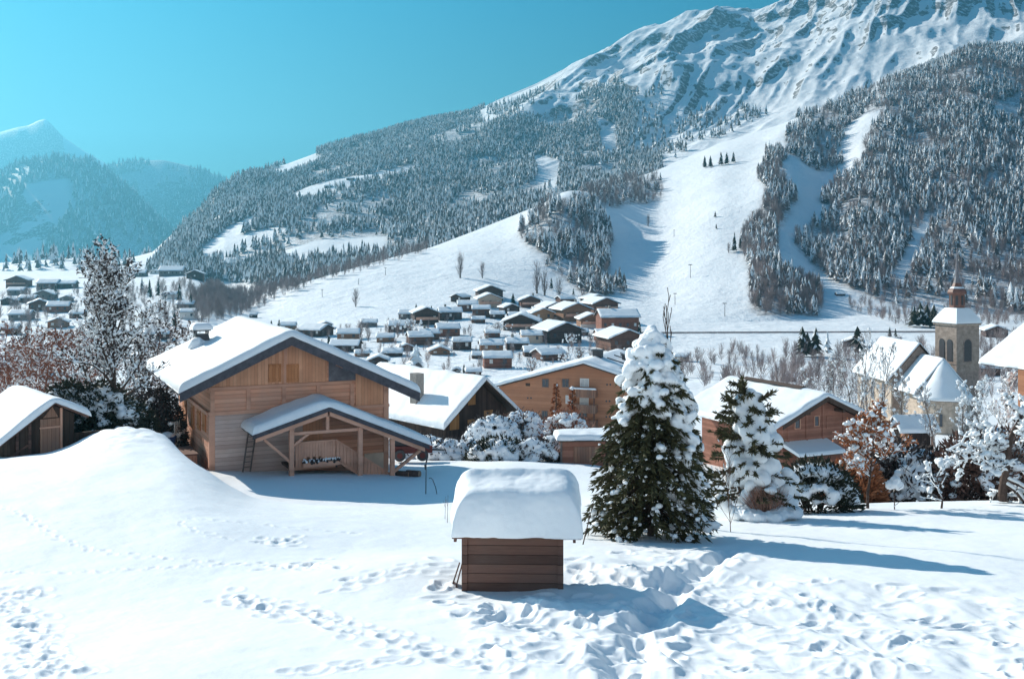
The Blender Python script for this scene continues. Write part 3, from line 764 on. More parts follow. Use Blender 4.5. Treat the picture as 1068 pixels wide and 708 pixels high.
for i in range(n):
    t0 = i / n; t1 = (i + .9) / n; a = xb + .03 + (xe - xb) * t0; b = xb + .03 + (xe - xb) * t1
    hi0 = za + (ze - za + .35) * t0; hi1 = za + (ze - za + .35) * t1
    st.prism_y([(a, hi0 - .85), (b, hi1 - .85), (b, hi1 - .04), (a, hi0 - .04)], -1.93, -1.90)
st.bar((xb, -1.92, za), (xe, -1.92, ze + .32), .10, .07); st.bar((xb, -1.86, za - .85), (xe, -1.86, ze - .5), .05, .25)
st.build('stair_railing', M['chalet_trim'], ch)
sr = MB()
for i in range(7):
    t0 = i / 7; x = xb + .1 + (xe - xb) * t0; z = zc + (ze - zc - .1) * t0
    sr.box(x, x + .3, -1.8, -.6, z - .05, z)
sr.build('stairs', M['old_plank'], ch)
MB().box(xa - .2, xb + .1, -1.85, -.02, zc - .12, zc - .02).build('porch_floor', M['old_plank'], ch)
fb, zf_ = fr.pix(333, 482, -2.1)
fl = MB().box(fb - .75, fb + .95, -2.16, -1.96, zf_ - .18, zf_ + .02).build('flower_box', M['chalet_trim'], ch)
C = np.array([(fb + random.uniform(-.72, .92), -2.06 + random.uniform(-.1, .1), zf_ + random.uniform(.04, .14)) for _ in range(46)])
V, Fc = blobs(C, np.array([[random.uniform(.04, .08)] * 3 for _ in C]), 1, .3, 3); link('plant_snow', np_mesh('plant_snow', V, Fc, M['snow'], None, True), fl)
C = np.array([(fb + random.uniform(-.75, .95), -2.06 + random.uniform(-.12, .12), zf_ + random.uniform(-.02, .12)) for _ in range(60)])
V, Fc = blobs(C, np.array([[random.uniform(.04, .08)] * 3 for _ in C]), 1, .4, 4); link('foliage', np_mesh('foliage', V, Fc, M['leaf_dark']), fl)
xa, za = fr.pix(380, 473, -.02); xb, zb = fr.pix(404, 500, -.02)
MB().box(xa, min(xb, W_ - .02), -.05, -.003, -1.8, za).build('plaster_panel', M['plaster'], ch)
xa, za = fr.pix(309, 462, -.02)
MB().box(xa + .3, xa + 1.25, -.06, -.003, zc, zc + 1.9).build('door', M['chalet_plank'], ch)
# ---- things round the chalet
tb = thing('ladder', 'grey wooden ladder leaning on the log wall beside the porch', 'ladder')
p0 = fr.pix(257, 492, -.55); p1 = fr.pix(263, 450, -.12)
A = fr.o + fr.ex * p0[0] + fr.ey * -.55 + Vector((0, 0, p0[1])); B = fr.o + fr.ex * p1[0] + fr.ey * -.12 + Vector((0, 0, p1[1]))
tb.location = A
for s in (-.17, .17): MB().bar(fr.ex * s, B - A + fr.ex * s, .05, .07).build('rail', M['bark_light'], tb)
for i in range(1, 8): MB().bar((B - A) * (i / 8) - fr.ex * .16, (B - A) * (i / 8) + fr.ex * .16, .035, .035).build('rung', M['bark_light'], tb)
def local(fr_, x, y, z): return fr_.o + fr_.ex * x + fr_.ey * y + Vector((0, 0, z))
# bench box and tub on the path
yb_, zb_ = fr.pixx(206, 474, -.9)
p = local(fr, -.85, 1.9, 0); pzg = ground(p.x, p.y)
bx = thing('storage_box', 'long grey wooden storage box against the chalet side wall', 'box', (p.x, p.y, CZ - 9.85), fr.a)
MB().box(-.35, .35, -1.1, 1.1, 0, .48).build('body', M['old_plank_up'], bx); MB().box(-.40, .40, -1.15, 1.15, .483, .55).build('lid', M['old_plank'], bx)
p = local(fr, -1.5, 4.6, 0)
tu = thing('planter_tub', 'round blue plant tub topped with snow beside the chalet', 'tub', (p.x, p.y, CZ - 9.65))
MB().frustum([[(r_ * math.cos(i * math.pi / 8), r_ * math.sin(i * math.pi / 8), z_) for i in range(16)] for r_, z_ in ((.42, 0), (.58, .25), (.60, .52), (.64, .56), (.64, .62), (.55, .62))]).build('tub', M['blue_tub'], tu, True)
fuse('snow_top', [(0, 0, .62), (.2, .1, .66)], np.array([[.5, .5, .12], [.3, .3, .12]]), .05, M['snow'], tu)
p = local(fr, -.6, 5.4, 0)
pk = thing('picket_panel', 'pale pointed picket panel leaning by the blue tub', 'fence panel', (p.x, p.y, CZ - 9.7), fr.a + .9)
for i in range(6):
    x = -.5 + i * .2; MB().prism_y([(x, 0), (x + .13, 0), (x + .13, 1.15), (x + .065, 1.3), (x, 1.15)], 0, .03).build('picket', M['white_paint'] if i < 3 else M['bark_light'], pk)
MB().box(-.5, .65, .032, .07, .3, .38).build('rail', M['bark_light'], pk); MB().box(-.5, .65, .032, .07, .9, .98).build('rail', M['bark_light'], pk)
p = at(176, 452, 62)
fe = thing('board_fence', 'brown board fence with snow on one post behind the chalet', 'fence', p, .1)
for i, (hh) in enumerate((1.15, 1.25, 1.2)): MB().box(-.85 + i * .22, -.68 + i * .22, -.06, .06, -.6, hh).build('post', M['barn_dark'], fe)
MB().box(-.15, 1.6, -.03, .03, -.4, 1.05).build('board', M['old_plank_up'], fe)
snow_sheet('snow_top', fe, [(-.2, 1.053), (1.65, 1.053)], -.08, .08, .10, seed=4, n_s=20, n_t=8, r=.06)
# stones and logs at the porch corner, metal stakes
for i, (lx, ly, rr, lab) in enumerate(((8.75, -2.75, .17, 'sawn log lying in the snow at the foot of the porch stairs'), (8.35, -2.45, .14, 'shorter sawn log tucked against the porch post'))):
    q = local(fr, lx, ly, 0); lg = thing('log', lab, 'log', (q.x, q.y, ground(q.x, q.y) + rr * .7))
    MB().tube((-.32, .1, 0), (.30, -.12, .02), rr, rr * .95, 12).build('bark', M['bark'], lg, True)
    MB().tube((.303, -.121, .02), (.32, -.128, .02), rr * .9, rr * .9, 12).build('cut_end', M['log_end'], lg)
q = spot(444, 515)
po_ = thing('metal_stake', 'thin dark upright stake in the snow with a hooked head', 'stake', q)
MB().tube((0, 0, -.3), (.02, 0, 1.35), .022, .018, 8).build('rod', M['metal'], po_); MB().tube((.02, 0, 1.30), (.08, .02, 1.52), .035, .02, 8).build('hook', M['metal'], po_)
MB().tube((.0, 0, 1.0), (-.02, 0, 1.22), .04, .045, 8).build('clamp', M['metal'], po_)
q = spot(456, 515)
pb = thing('bent_rod', 'low bent black rod arching out of the snow near the stake', 'rod', q)
m = MB(); pts = [(-.34, 0, .64), (-.26, 0, .66), (-.18, 0, .58), (-.06, 0, .25), (.02, 0, -.2)]
for a, b in zip(pts, pts[1:]): m.tube(a, b, .018, .018, 6)
m.build('rod', M['metal'], pb)
for (u, v, hh, lab) in ((464, 541, .55, 'short dry stalk poking out of the snow before the hut roof'), (466.5, 545, .75, 'taller dry stalk beside the hut')):
    q = spot(u, v); s_ = thing('dry_stalk', lab, 'plant', q); m = MB(); m.tube((0, 0, -.1), (.02, 0, hh), .008, .004, 5); m.tube((.01, 0, hh * .6), (-.05, 0, hh * .95), .005, .003, 5); m.build('stem', M['twig'], s_)
# dark red trailer under the end of the porch
p = spot(425, 484)
tr = thing('small_trailer', 'dark red farm trailer half hidden behind the porch posts, dusted with snow', 'trailer', (p.x, p.y + 1.5, p.z), .15)
MB().box(-1.1, 1.2, -.6, .6, .42, .8).build('tray', M['red_paint'], tr)
for sx in (-.6, .65):
    w_ = MB().tube((sx, -.72, .32), (sx, -.60, .32), .32, .32, 18).build('wheel', M['metal'], tr); MB().tube((sx, -.735, .32), (sx, -.722, .32), .16, .16, 14).build('rim', M['red_paint'], w_)
MB().box(-.9, .2, -.4, .4, .803, 1.35).build('load', M['metal'], tr)
MB().tube((1.25, 0, .5), (1.9, 0, .45), .06, .05, 8).build('drawbar', M['metal'], tr)
snow_sheet('snow_top', tr, [(-.92, 1.353), (.22, 1.353)], -.42, .42, .16, seed=6, n_s=16, n_t=12, r=.12)

# ================================================================== the hut under its thick snow hood
q = spot(535, 622)
fh = Frame((-.86, 19.9, CZ - 6.34), -2)
hut = fh.thing('wooden_hut', 'small weathered plank hut under a huge hood of snow', 'hut')
MB().prism_x([(0, -.5), (1.25, -.5), (1.25, 1.34), (.62, 1.68), (0, 1.36)][::-1], 0, 1.74).build('wall', M['old_plank'], hut)
for x in (0.0, 1.74): MB().box(x - .05, x + .05, -.03, .08, -.5, 1.33).build('corner_post', M['old_plank'], hut)
hp = [(-.34, 1.22), (.62, 1.74), (1.55, 1.22)]          # section along y
m = MB()
for (a, b) in ((0, 1), (1, 2)):
    (ya, za), (yb, zb) = hp[a], hp[b]; m.prism_x([(ya, za), (yb, zb), (yb, zb + .05), (ya, za + .05)], -.20, 2.1)
m.build('roof', M['old_plank'], hut)
for x in (-.14, 1.98): MB().bar((x, -.36, 1.2), (x, .62, 1.70), .05, .08).build('barge_board', M['old_plank'], hut)
hs = snow_sheet('roof_snow', hut, [(-.44, 1.23), (.62, 1.80), (1.62, 1.25)], -.22, 2.13, .60, along='x', seed=12, n_s=90, n_t=90, r=.34, lump=.04, smooth=.75, mat='snow_soft', sag=lambda s, t: 1 + .07 * np.sin(t * 3.1 + .2) - .10 * np.exp(-((s - .34) / .14) ** 2 - ((t - .25) / .35) ** 2) + .05 * (t - .5))
def melt(o, voxel, it, wob=0.0):
    """rounds a blanket of snow: remeshed, relaxed, with a slightly ragged rim"""
    m1 = o.modifiers.new('r', 'REMESH'); m1.mode = 'VOXEL'; m1.voxel_size = voxel
    m2 = o.modifiers.new('s', 'SMOOTH'); m2.iterations = it; m2.factor = .5
    dg = bpy.context.evaluated_depsgraph_get(); dg.update(); me = bpy.data.meshes.new_from_object(o.evaluated_get(dg)); old = o.data; mt = old.materials[0]
    o.modifiers.clear(); o.data = me; me.materials.clear(); me.materials.append(mt)
    n = len(me.vertices); co = np.empty(n * 3, np.float32); me.vertices.foreach_get('co', co); no = np.empty(n * 3, np.float32); me.vertices.foreach_get('normal', no)
    co = co.reshape(-1, 3); no = no.reshape(-1, 3)
    if wob:
        d = (noise3(co[:, 0] * 3.1, co[:, 1] * 3.1, co[:, 2] * 3.1, 5) - .5) * wob + (noise3(co[:, 0] * 11, co[:, 1] * 11, co[:, 2] * 11, 6) - .5) * wob * .35
        co = co + no * d[:, None]; me.vertices.foreach_set('co', co.astype(np.float32).ravel())
    me.polygons.foreach_set('use_smooth', np.ones(len(me.polygons), dtype=bool)); me.update()
melt(hs, .03, 9, .035)
# boards propped on its end wall
for i, (dx, lab) in enumerate(((-.05, 'dark plank leaning on the end of the snow-hooded hut'), (-.12, 'second thinner plank propped outside the dark one'))):
    p = local(fh, dx, .25 + .18 * i, 0); bd_ = thing('leaning_plank', lab, 'plank', p, fh.a)
    MB().bar((-.22 - .03 * i, 0, -.18), (-.01, 0, .62 - .06 * i), .16, .025, (1, 0, 0)).build('board', M['old_plank'], bd_)
# thin stick behind the hut on the other side
q = at(611, 545, 22)
st_ = thing('leaning_stick', 'thin bare stick slanting behind the snow hood', 'stick', at(608, 552, 22)); MB().tube((0, 0, -.3), (.22, .1, .55), .012, .008, 6).build('stem', M['bark'], st_)

# ================================================================== barn by the hedge
fb_ = Frame((-17.6 - .766 * 1.52, 42 - .643 * 1.52, CZ - 5.74 - 2.05), 40)
bn = fb_.thing('hay_barn', 'small weathered barn with snowy roof half buried at the edge of the snow field', 'barn')
XB, ZB = 1.52, 2.05
rb = lambda x: ZB - (.72 if x < XB else .50) * abs(x - XB)
MB().prism_y([(0, -1.2), (2.35, -1.2), (2.35, rb(2.35) - .12), (XB, ZB - .12), (0, rb(0) - .12)], 0, 4.5).build('wall', M['barn_dark'], bn)
bp = [(-.75, rb(-.75)), (XB, ZB), (2.78, rb(2.78))]
roof_slab(bn, bp, -.35, 4.8, .08, M['old_plank'])
snow_sheet('roof_snow', bn, [(-.80, rb(-.8) + .004), (XB, ZB + .004), (2.83, rb(2.83) + .004)], -.45, 4.9, .27, seed=15, n_s=60, n_t=60, r=.2, lump=.2)
x0b, z0b = fb_.pix(42, 468, -.03); x1b, z1b = fb_.pix(62, 436, -.03)
MB().box(x0b, x1b, -.05, -.003, -.9, z1b - .35).build('door', M['old_plank_up'], bn)
MB().box(x0b, x1b, -.055, -.003, z1b - .28, z1b + .02).build('door_head', M['old_plank_up'], bn)
MB().box(x0b - .02, x1b + .02, -.07, -.003, z1b - .345, z1b - .285).build('beam', M['chalet_trim'], bn)
MB().prism_y([(x0b + .1, z1b + .06), (x1b - .05, z1b + .06), (XB, ZB - .2)], -.04, -.003).build('gable_boarding', M['old_plank_up'], bn)
MB().box(x1b + .02, x1b + .10, -.08, -.003, -1, rb(x1b) - .14).build('post', M['chalet_trim'], bn)
for x in (.25, .7): MB().box(x - .05, x + .05, -.06, -.003, -1, rb(x) - .14).build('post', M['old_plank'], bn)
MB().bar((.0, -.05, .1), (.75, -.05, .55), .05, .07).build('brace', M['old_plank'], bn)
MB().box(2.36, 4.1, .8, .9, -1.2, .62).build('side_screen', M['barn_dark'], bn)
# ================================================================== dark chalet behind
fd_ = Frame((-2.7, 90, CZ - 10.45), 40)               # origin below the gable's peak
dc = fd_.thing('dark_chalet', 'dark brown gabled chalet with four orange shutters and a long snowy roof', 'chalet')
rd = lambda x: -.84 * abs(x)
MB().prism_y([(-3.4, -7), (2.9, -7), (2.9, rd(2.9) - .25), (0, -.25), (-3.4, rd(3.4) - .25)], 0, 14).build('wall', M['dark_wood'], dc)
roof_slab(dc, [(-4.2, rd(4.2)), (0, 0), (4.1, rd(4.1))], -.9, 14.8, .14, M['roof_brown'])
dsn = snow_sheet('roof_snow', dc, [(-4.3, rd(4.3) + .005), (0, .005), (4.18, rd(4.18) + .005)], -1.0, 14.9, .42, seed=21, n_s=70, n_t=80, r=.3, lump=.22)
for u, v, w, hh in ((474, 440, .46, .62), (492, 443.6, .42, .5), (509.5, 435.5, .46, .62), (492, 416, .38, .48)):
    x, z = fd_.pix(u, v, -.03); shutter(dc, x - w, x + w, z - hh, z + hh, -.01, M['orange_shutter'], False)
MB().prism_y([(-3.41, -7), (2.91, -7), (2.91, -5.05), (-3.41, -5.25)], -.06, -.003).build('plinth', M['concrete'], dc)
x, z = fd_.pix(515, 459, -.06); window(dc, x - .5, x + .5, z - .3, z + .35, -.062, frame=M['dark_wood'])
MB().box(-3.2, -2.4, 4.4, 5.3, -3.3, .25).build('chimney', M['concrete'], dc)
# ================================================================== long apartment chalet
fa = Frame((8.64, 130, CZ - 13.2), -20)
ap = fa.thing('apartment_building', 'large orange-brown apartment chalet with stacked balconies and three dark chimneys', 'building')
ra = lambda x: -.285 * abs(x)
MB().prism_y([(-10.9, -11.5), (6.3, -11.5), (6.3, ra(6.3) - .2), (0, -.2), (-10.9, ra(10.9) - .2)], 0, 15).build('wall', M['flat_brown'], ap)
apr = roof_slab(ap, [(-11.7, ra(11.7)), (0, 0), (6.9, ra(6.9))], -.7, 15.7, .16, M['roof_brown'])
snow_sheet('roof_snow', ap, [(-11.8, ra(11.8) + .005), (0, .005), (7.0, ra(7.0) + .005)], -.8, 15.8, .40, seed=23, n_s=80, n_t=70, r=.3, lump=.25)
m = MB()
for y in (5.5, 9.0, 12.0): m.bar((1.2, y, ra(1.2) + .50), (6.6, y, ra(6.6) + .50), .07, .12)
m.build('snow_guard', M['metal'], ap)
for x, y in ((.2, 5.0), (3.0, 8.5), (5.0, 8.0)):
    c_ = MB().box(x - .55, x + .55, y - .5, y + .5, ra(x) - .3, ra(x) + 1.05).build('chimney', M['metal'], ap); MB().box(x - .7, x + .7, y - .65, y + .65, ra(x) + 1.053, ra(x) + 1.2).build('cap', M['metal'], c_)
gl = M['glass']
for u, v, w, hh, pn, cur in ((568.8, 399.5, .42, .5, 2, 0), (589.8, 399.5, .42, .5, 2, 0), (609.6, 399.0, .55, .5, 2, 1), (651.8, 402.6, .62, .32, 2, 0), (648.8, 425.8, .35, .35, 1, 0), (568, 432.6, .38, .5, 2, 0), (609.3, 417.8, .55, .62, 2, 1), (592.6, 416.6, .32, .5, 1, 1), (589, 432.5, .4, .5, 2, 0), (608, 434, .5, .6, 2, 0)):
    x, z = fa.pix(u, v, -.03); window(ap, x - w, x + w, z - hh, z + hh, -.01, panes=pn, frame=M['white_paint'] if cur else M['bark_light'], glass=M['curtain'] if cur else gl)
x, z = fa.pix(583, 399.5, -.03); shutter(ap, x - .3, x + .3, z - .5, z + .5, -.01, M['flat_brown'])
for u, v in ((552, 415), (552, 431), (634.8, 401), (634, 418.3), (634, 434.5)):
    for du in (-1.6, 1.8):
        x, z = fa.pix(u + du, v, -.02); MB().tube((x, -.03, z), (x, -.003, z), .11, .11, 10).build('vent', M['metal'], ap)
x, z = fa.pix(550.5, 401, -.02); MB().box(x - .28, x + .28, -.04, -.003, z - .18, z + .18).build('vent', M['roof_brown'], ap)
for k, (v, sn) in enumerate(((408.5, 1), (424.5, 0), (440.5, 0))):
    xa, z = fa.pix(594.5, v, -1.1); xb, _ = fa.pix(621, v, -1.1)
    b_ = MB().box(xa, xb, -1.2, -.003, z - .62, z - .50)
    n = 15
    for i in range(n): b_.box(xa + (xb - xa) * i / n, xa + (xb - xa) * (i + .82) / n, -1.2, -1.15, z - .497, z + .28)
    b_.box(xa - .05, xb + .05, -1.24, -1.12, z + .283, z + .36)
    b_.box(xa, xa + .05, -1.14, -.01, z - .49, z + .3); b_.box(xb - .05, xb, -1.14, -.01, z - .49, z + .3)
    bo = b_.build('balcony', M['old_plank_up'], ap)
    if sn: snow_sheet('snow_top', bo, [(xa - .1, z + .363), (xb + .1, z + .363)], -1.32, -1.05, .18, seed=3, n_s=20, n_t=8, r=.1)
xb, zt = fa.pix(619.5, 405, -1.1); MB().box(xb - .07, xb + .07, -1.17, -1.03, -11.4, zt).build('balcony_post', M['old_plank'], ap)
xa, za = fa.pix(621, 447.5, -.05); MB().box(xa, 6.31, -.06, -.003, -11.5, za).build('plinth', M['concrete'], ap)
# wood shelter in front of it
q = spot(613, 484, 45)
sh = thing('log_shelter', 'low plank log shelter with flat snowy roof in front of the apartment chalet', 'shed', (q.x, q.y, q.z), .05)
MB().box(-1.45, 1.0, 0, 1.6, -.4, 1.28).build('wall', M['red_plank'], sh); MB().box(1.003, 1.9, .6, 1.6, -.4, 1.28).build('store_back', M['dark_wood'], sh)
MB().box(-.8, .6, -.05, -.003, .1, 1.0).build('door', M['old_plank_up'], sh)
for x in (-1.5, 1.9): MB().box(x - .06, x + .06, -.08, .04, -.4, 1.3).build('post', M['bark_light'], sh)
MB().box(-1.7, 2.2, -.3, 1.8, 1.31, 1.40).build('roof', M['roof_brown'], sh)
snow_sheet('roof_snow', sh, [(-1.8, 1.403), (2.3, 1.403)], -.4, 1.9, .34, seed=31, n_s=40, n_t=20, r=.2, lump=.3)
# ================================================================== brown chalet beyond the bent conifer
fe_ = Frame((22.3, 80, CZ - 10.45), 25)
bc = fe_.thing('brown_chalet', 'reddish brown plank chalet with broad snowy roof and two small dark windows', 'chalet')
re_ = lambda x: -.44 * abs(x)
MB().prism_y([(-3.2, -6.5), (4.1, -6.5), (4.1, re_(4.1) - .24), (0, -.24), (-3.2, re_(3.2) - .24)], 0, 10).build('wall', M['red_plank'], bc)
roof_slab(bc, [(-4.0, re_(4.0)), (0, 0), (5.0, re_(5.0))], -1.0, 10.6, .14, M['roof_brown'])
m = MB()
for xa, xb in ((-4.02, 0), (0, 5.03)): m.prism_y([(xa, re_(xa) - .36), (xb, re_(xb) - .36), (xb, re_(xb) + .02), (xa, re_(xa) + .02)], -1.06, -1.005)
m.build('verge_board', M['roof_brown'], bc)
snow_sheet('roof_snow', bc, [(-5.2, re_(5.2) + .005), (0, .005), (5.08, re_(5.08) + .005)], -1.1, 10.8, .36, seed=25, n_s=70, n_t=60, r=.3, lump=.25)
MB().prism_y([(-.45, .30), (.0, .36), (.35, .30), (.0, .46)], 1.5, 8.5).build('ridge_cap', M['roof_brown'], bc)
for u, v, w, hh in ((831.7, 441.4, .28, .42), (851.8, 439, .24, .40)):
    x, z = fe_.pix(u, v, -.03); window(bc, x - w, x + w, z - hh, z + hh, -.01, panes=1, frame=M['chalet_trim'])
x, z = fe_.pix(867.4, 439.6, -.03); shutter(bc, x - .5, x + .5, z - .5, z + .5, -.01, M['red_plank'])
for u in (822, 841.5, 858.5, 880): x, z = fe_.pix(u, 440, -.03); MB().box(x - .09, x + .09, -.07, -.003, -3.5, re_(x) - .38).build('stud', M['red_plank'], bc)
for x in (-1.6, 1.6): MB().box(x - .12, x + .12, -.95, -.003, re_(x) - .55, re_(x) - .37).build('purlin', M['roof_brown'], bc)
xa, za = fe_.pix(827, 467, -1.2); xb, zb = fe_.pix(873, 467, -1.2)
lr = MB().prism_x([(-1.9, -4.05), (0, -3.55), (0, -3.47), (-1.9, -3.97)], xa, xb).build('lean_to_roof', M['roof_brown'], bc)
MB().prism_x([(-2.0, -3.965), (0, -3.46), (0, -3.2), (-1.9, -3.72), (-2.0, -3.85)], xa - .1, xb + .1).build('snow_top', M['snow_far'], lr)
# ================================================================== church
ft = Frame((60.75, 150, CZ - 10.2 - 14), 22)          # origin: near corner of the tower at its foot
ctower = thing('church_bell_tower', 'stone church bell tower with belfry openings, copper lantern and needle spire', 'tower', ft.o, ft.a)
TW, TZ_ = 3.95, 14.0
MB().box(0, TW, 0, TW, -3, TZ_ - 6.3).build('lower_stage', M['stone_grey'], ctower)
MB().box(-.03, TW + .03, -.03, TW + .03, TZ_ - 6.297, TZ_ - .003).build('belfry', M['stone_tower'], ctower)
MB().box(-.12, TW + .12, -.12, TW + .12, TZ_ - 5.3, TZ_ - 5.1).build('string_course', M['stone_tower'], ctower)
MB().box(-.22, TW + .22, -.22, TW + .22, TZ_, TZ_ + .22).build('cornice', M['stone'], ctower)
def arch(x0, x1, z0, z1, n=8):
    xc, r_ = (x0 + x1) / 2, (x1 - x0) / 2
    return [(x0, z0), (x1, z0)] + [(xc + r_ * math.cos(math.pi * i / n), z1 - r_ + r_ * math.sin(math.pi * i / n)) for i in range(n + 1)]
for nm, a, b in (('x', 1.25, 2.55),):
    o_ = MB().prism_y(arch(a - .15, b + .15, TZ_ - 5.0, TZ_ - 1.75), -.10, -.032).build('belfry_opening', M['stone_grey'], ctower)
    MB().prism_y(arch(a, b, TZ_ - 4.9, TZ_ - 1.9), -.13, -.102).build('louvre', M['metal'], o_)
for a in (.75, 2.2):
    MB().prism_x([(y, z) for y, z in arch(a, a + .95, TZ_ - 4.9, TZ_ - 1.9)], -.10, -.032).build('belfry_opening', M['metal'], ctower)
c0 = TW / 2
def ring(r_, z, n=4, ph=math.pi / 4): return [(c0 + r_ * math.cos(ph + 2 * math.pi * i / n), c0 + r_ * math.sin(ph + 2 * math.pi * i / n), z) for i in range(n)]
q2 = math.sqrt(2)
MB().frustum([ring((TW / 2 + .34) * q2, TZ_ + .223), ring((TW / 2 + .1) * q2, TZ_ + .75), ring(1.5 * q2, TZ_ + 1.7), ring(1.05 * q2, TZ_ + 2.3)]).build('pyramid_roof', M['slate'], ctower)
MB().frustum([ring((TW / 2 + .34) * q2, TZ_ + .30), ring((TW / 2 + .3) * q2, TZ_ + .52), ring((TW / 2 + .08) * q2, TZ_ + .95), ring(1.48 * q2, TZ_ + 1.86), ring(1.12 * q2, TZ_ + 2.36)]).build('roof_snow', M['snow_far'], ctower)
la = MB().frustum([ring(1.12, TZ_ + 2.2, 8, .39), ring(1.05, TZ_ + 2.6, 8, .39), ring(1.05, TZ_ + 4.2, 8, .39), ring(1.35, TZ_ + 4.35, 8, .39), ring(1.35, TZ_ + 4.55, 8, .39)]).build('lantern', M['copper'], ctower)
for i in range(8):
    an = .39 + math.pi / 8 + i * math.pi / 4; cx_, cy2 = c0 + 1.0 * math.cos(an), c0 + 1.0 * math.sin(an); tx, ty = -math.sin(an), math.cos(an)
    MB().bar((cx_, cy2, TZ_ + 2.75), (cx_, cy2, TZ_ + 4.05), .34, .06, (math.cos(an), math.sin(an), 0)).build('lantern_opening', M['metal'], la)
MB().frustum([ring(1.34, TZ_ + 4.555, 8, .39), ring(1.2, TZ_ + 4.85, 8, .39), ring(.75, TZ_ + 5.3, 8, .39), ring(.5, TZ_ + 5.8, 8, .39)]).build('cupola', M['copper'], ctower)
MB().frustum([ring(1.1, TZ_ + 4.9, 8, .39), ring(.95, TZ_ + 5.15, 8, .39), ring(.6, TZ_ + 5.4, 8, .39)]).build('cupola_snow', M['snow_far'], la)
sp_ = MB().frustum([ring(.52, TZ_ + 5.8, 8, .39), ring(.30, TZ_ + 6.6, 8, .39), ring(.24, TZ_ + 7.4, 8, .39), ring(.03, TZ_ + 10.8, 8, .39)]).build('spire', M['lead'], ctower)
MB().tube((c0, c0, TZ_ + 10.7), (c0, c0, TZ_ + 11.9), .035, .02, 6).build('finial', M['metal'], sp_)
# nave and apse
fn = Frame((55.75, 150.5, CZ - 12.65), 5)             # gable peak of the nave
nv = fn.thing('church_nave', 'stone church nave with steep snowy roof and a lower rounded apse', 'church')
rn = lambda x: -1.12 * abs(x)
MB().prism_y([(-3.9, -13), (3.9, -13), (3.9, rn(3.9) - .2), (0, -.2), (-3.9, rn(3.9) - .2)], 0, 11.5).build('wall', M['stone'], nv)
MB().prism_y([(-3.7, -9), (3.7, -9), (3.7, rn(3.7) - .3), (0, -.3), (-3.7, rn(3.7) - .3)], -.05, -.003).build('gable_face', M['stone_grey'], nv)
roof_slab(nv, [(-4.5, rn(4.5)), (0, 0), (4.5, rn(4.5))], -.5, 12, .15, M['roof_brown'])
snow_sheet('roof_snow', nv, [(-4.6, rn(4.6) + .005), (0, .005), (4.6, rn(4.6) + .005)], -.4, 12.1, .3, seed=27, n_s=50, n_t=50, r=.25, lump=.25)
for y in (2.5, 6.0, 9.5): MB().prism_x(arch(y - .45, y + .45, -8.3, -5.6), -3.96, -3.903).build('window', M['glass'], nv)
MB().box(-.3, .3, -.09, -.053, -2.6, -1.7).build('gable_opening', M['metal'], nv)
# the choir runs out from the gable to the apse
rc = lambda x: -1.5 - 1.15 * abs(x - .3)
MB().prism_y([(-2.6, -13), (3.2, -13), (3.2, rc(3.2) - .2), (.3, -1.7), (-2.6, rc(-2.6) - .2)], -6.4, -.06).build('choir_wall', M['stone'], nv)
roof_slab(nv, [(-3.6, rc(-3.6)), (.3, -1.5), (3.6, rc(3.6))], -6.5, -.06, .12, M['roof_brown'], 'choir_roof')
snow_sheet('choir_snow', nv, [(-3.7, rc(-3.7) + .005), (.3, -1.495), (3.7, rc(3.7) + .005)], -6.6, -.08, .28, seed=28, n_s=40, n_t=24, r=.2, lump=.25)
AC = (.3, -6.5); n = 10
def ap_ring(r_, z): return [(AC[0] + r_ * math.cos(2 * math.pi * i / n + .2), AC[1] + r_ * math.sin(2 * math.pi * i / n + .2), z) for i in range(n)]
ae = MB().frustum([ap_ring(3.2, -13), ap_ring(3.2, -6.4)]).build('apse', M['stone'], nv)
MB().frustum([ap_ring(3.75, -6.65), ap_ring(3.75, -6.5), ap_ring(2.0, -4.3), ap_ring(.2, -1.9)]).build('apse_roof', M['slate'], nv)
MB().frustum([ap_ring(3.72, -6.62), ap_ring(3.85, -6.45), ap_ring(3.55, -6.1), ap_ring(2.0, -4.05), ap_ring(.9, -2.5), ap_ring(.15, -1.62)]).build('apse_snow', M['snow_far'], nv, True)
an = -math.pi / 2 - .55
cxa, cya = AC[0] + 3.25 * math.cos(an), AC[1] + 3.25 * math.sin(an)
MB().bar((cxa, cya, -9.9), (cxa, cya, -8.3), .35, .25, (math.cos(an), math.sin(an), 0)).build('apse_window', M['glass'], ae)
# little hut before the apse
q = spot(958, 462, 45)
ff = Frame(at(940, 459, 118), 6)
lh = ff.thing('lych_hut', 'little open wooden hut with a snowy roof in front of the church apse', 'hut')
MB().box(0, 3.3, 0, 1.8, -1.5, .9).build('wall', M['dark_wood'], lh)
for x in (.0, 3.3): MB().box(x - .12, x + .12, -.5, -.3, -1.5, .9).build('post', M['chalet_trim'], lh)
MB().box(-.1, .55, -.28, -.003, -1.5, .88).build('side_panel', M['orange_shutter'], lh)
m = MB().prism_x([(-.75, .85), (.9, 2.35), (.9, 2.43), (-.75, .95)], -.45, 4.0); m.prism_x([(.902, 2.35), (2.4, 1.0), (2.4, 1.08), (.902, 2.43)], -.45, 4.0); m.build('roof', M['roof_brown'], lh)
snow_sheet('roof_snow', lh, [(-.85, .87), (.9, 2.44), (2.5, 1.0)], -.55, 4.1, .34, along='x', seed=33, n_s=40, n_t=40, r=.22, lump=.2)
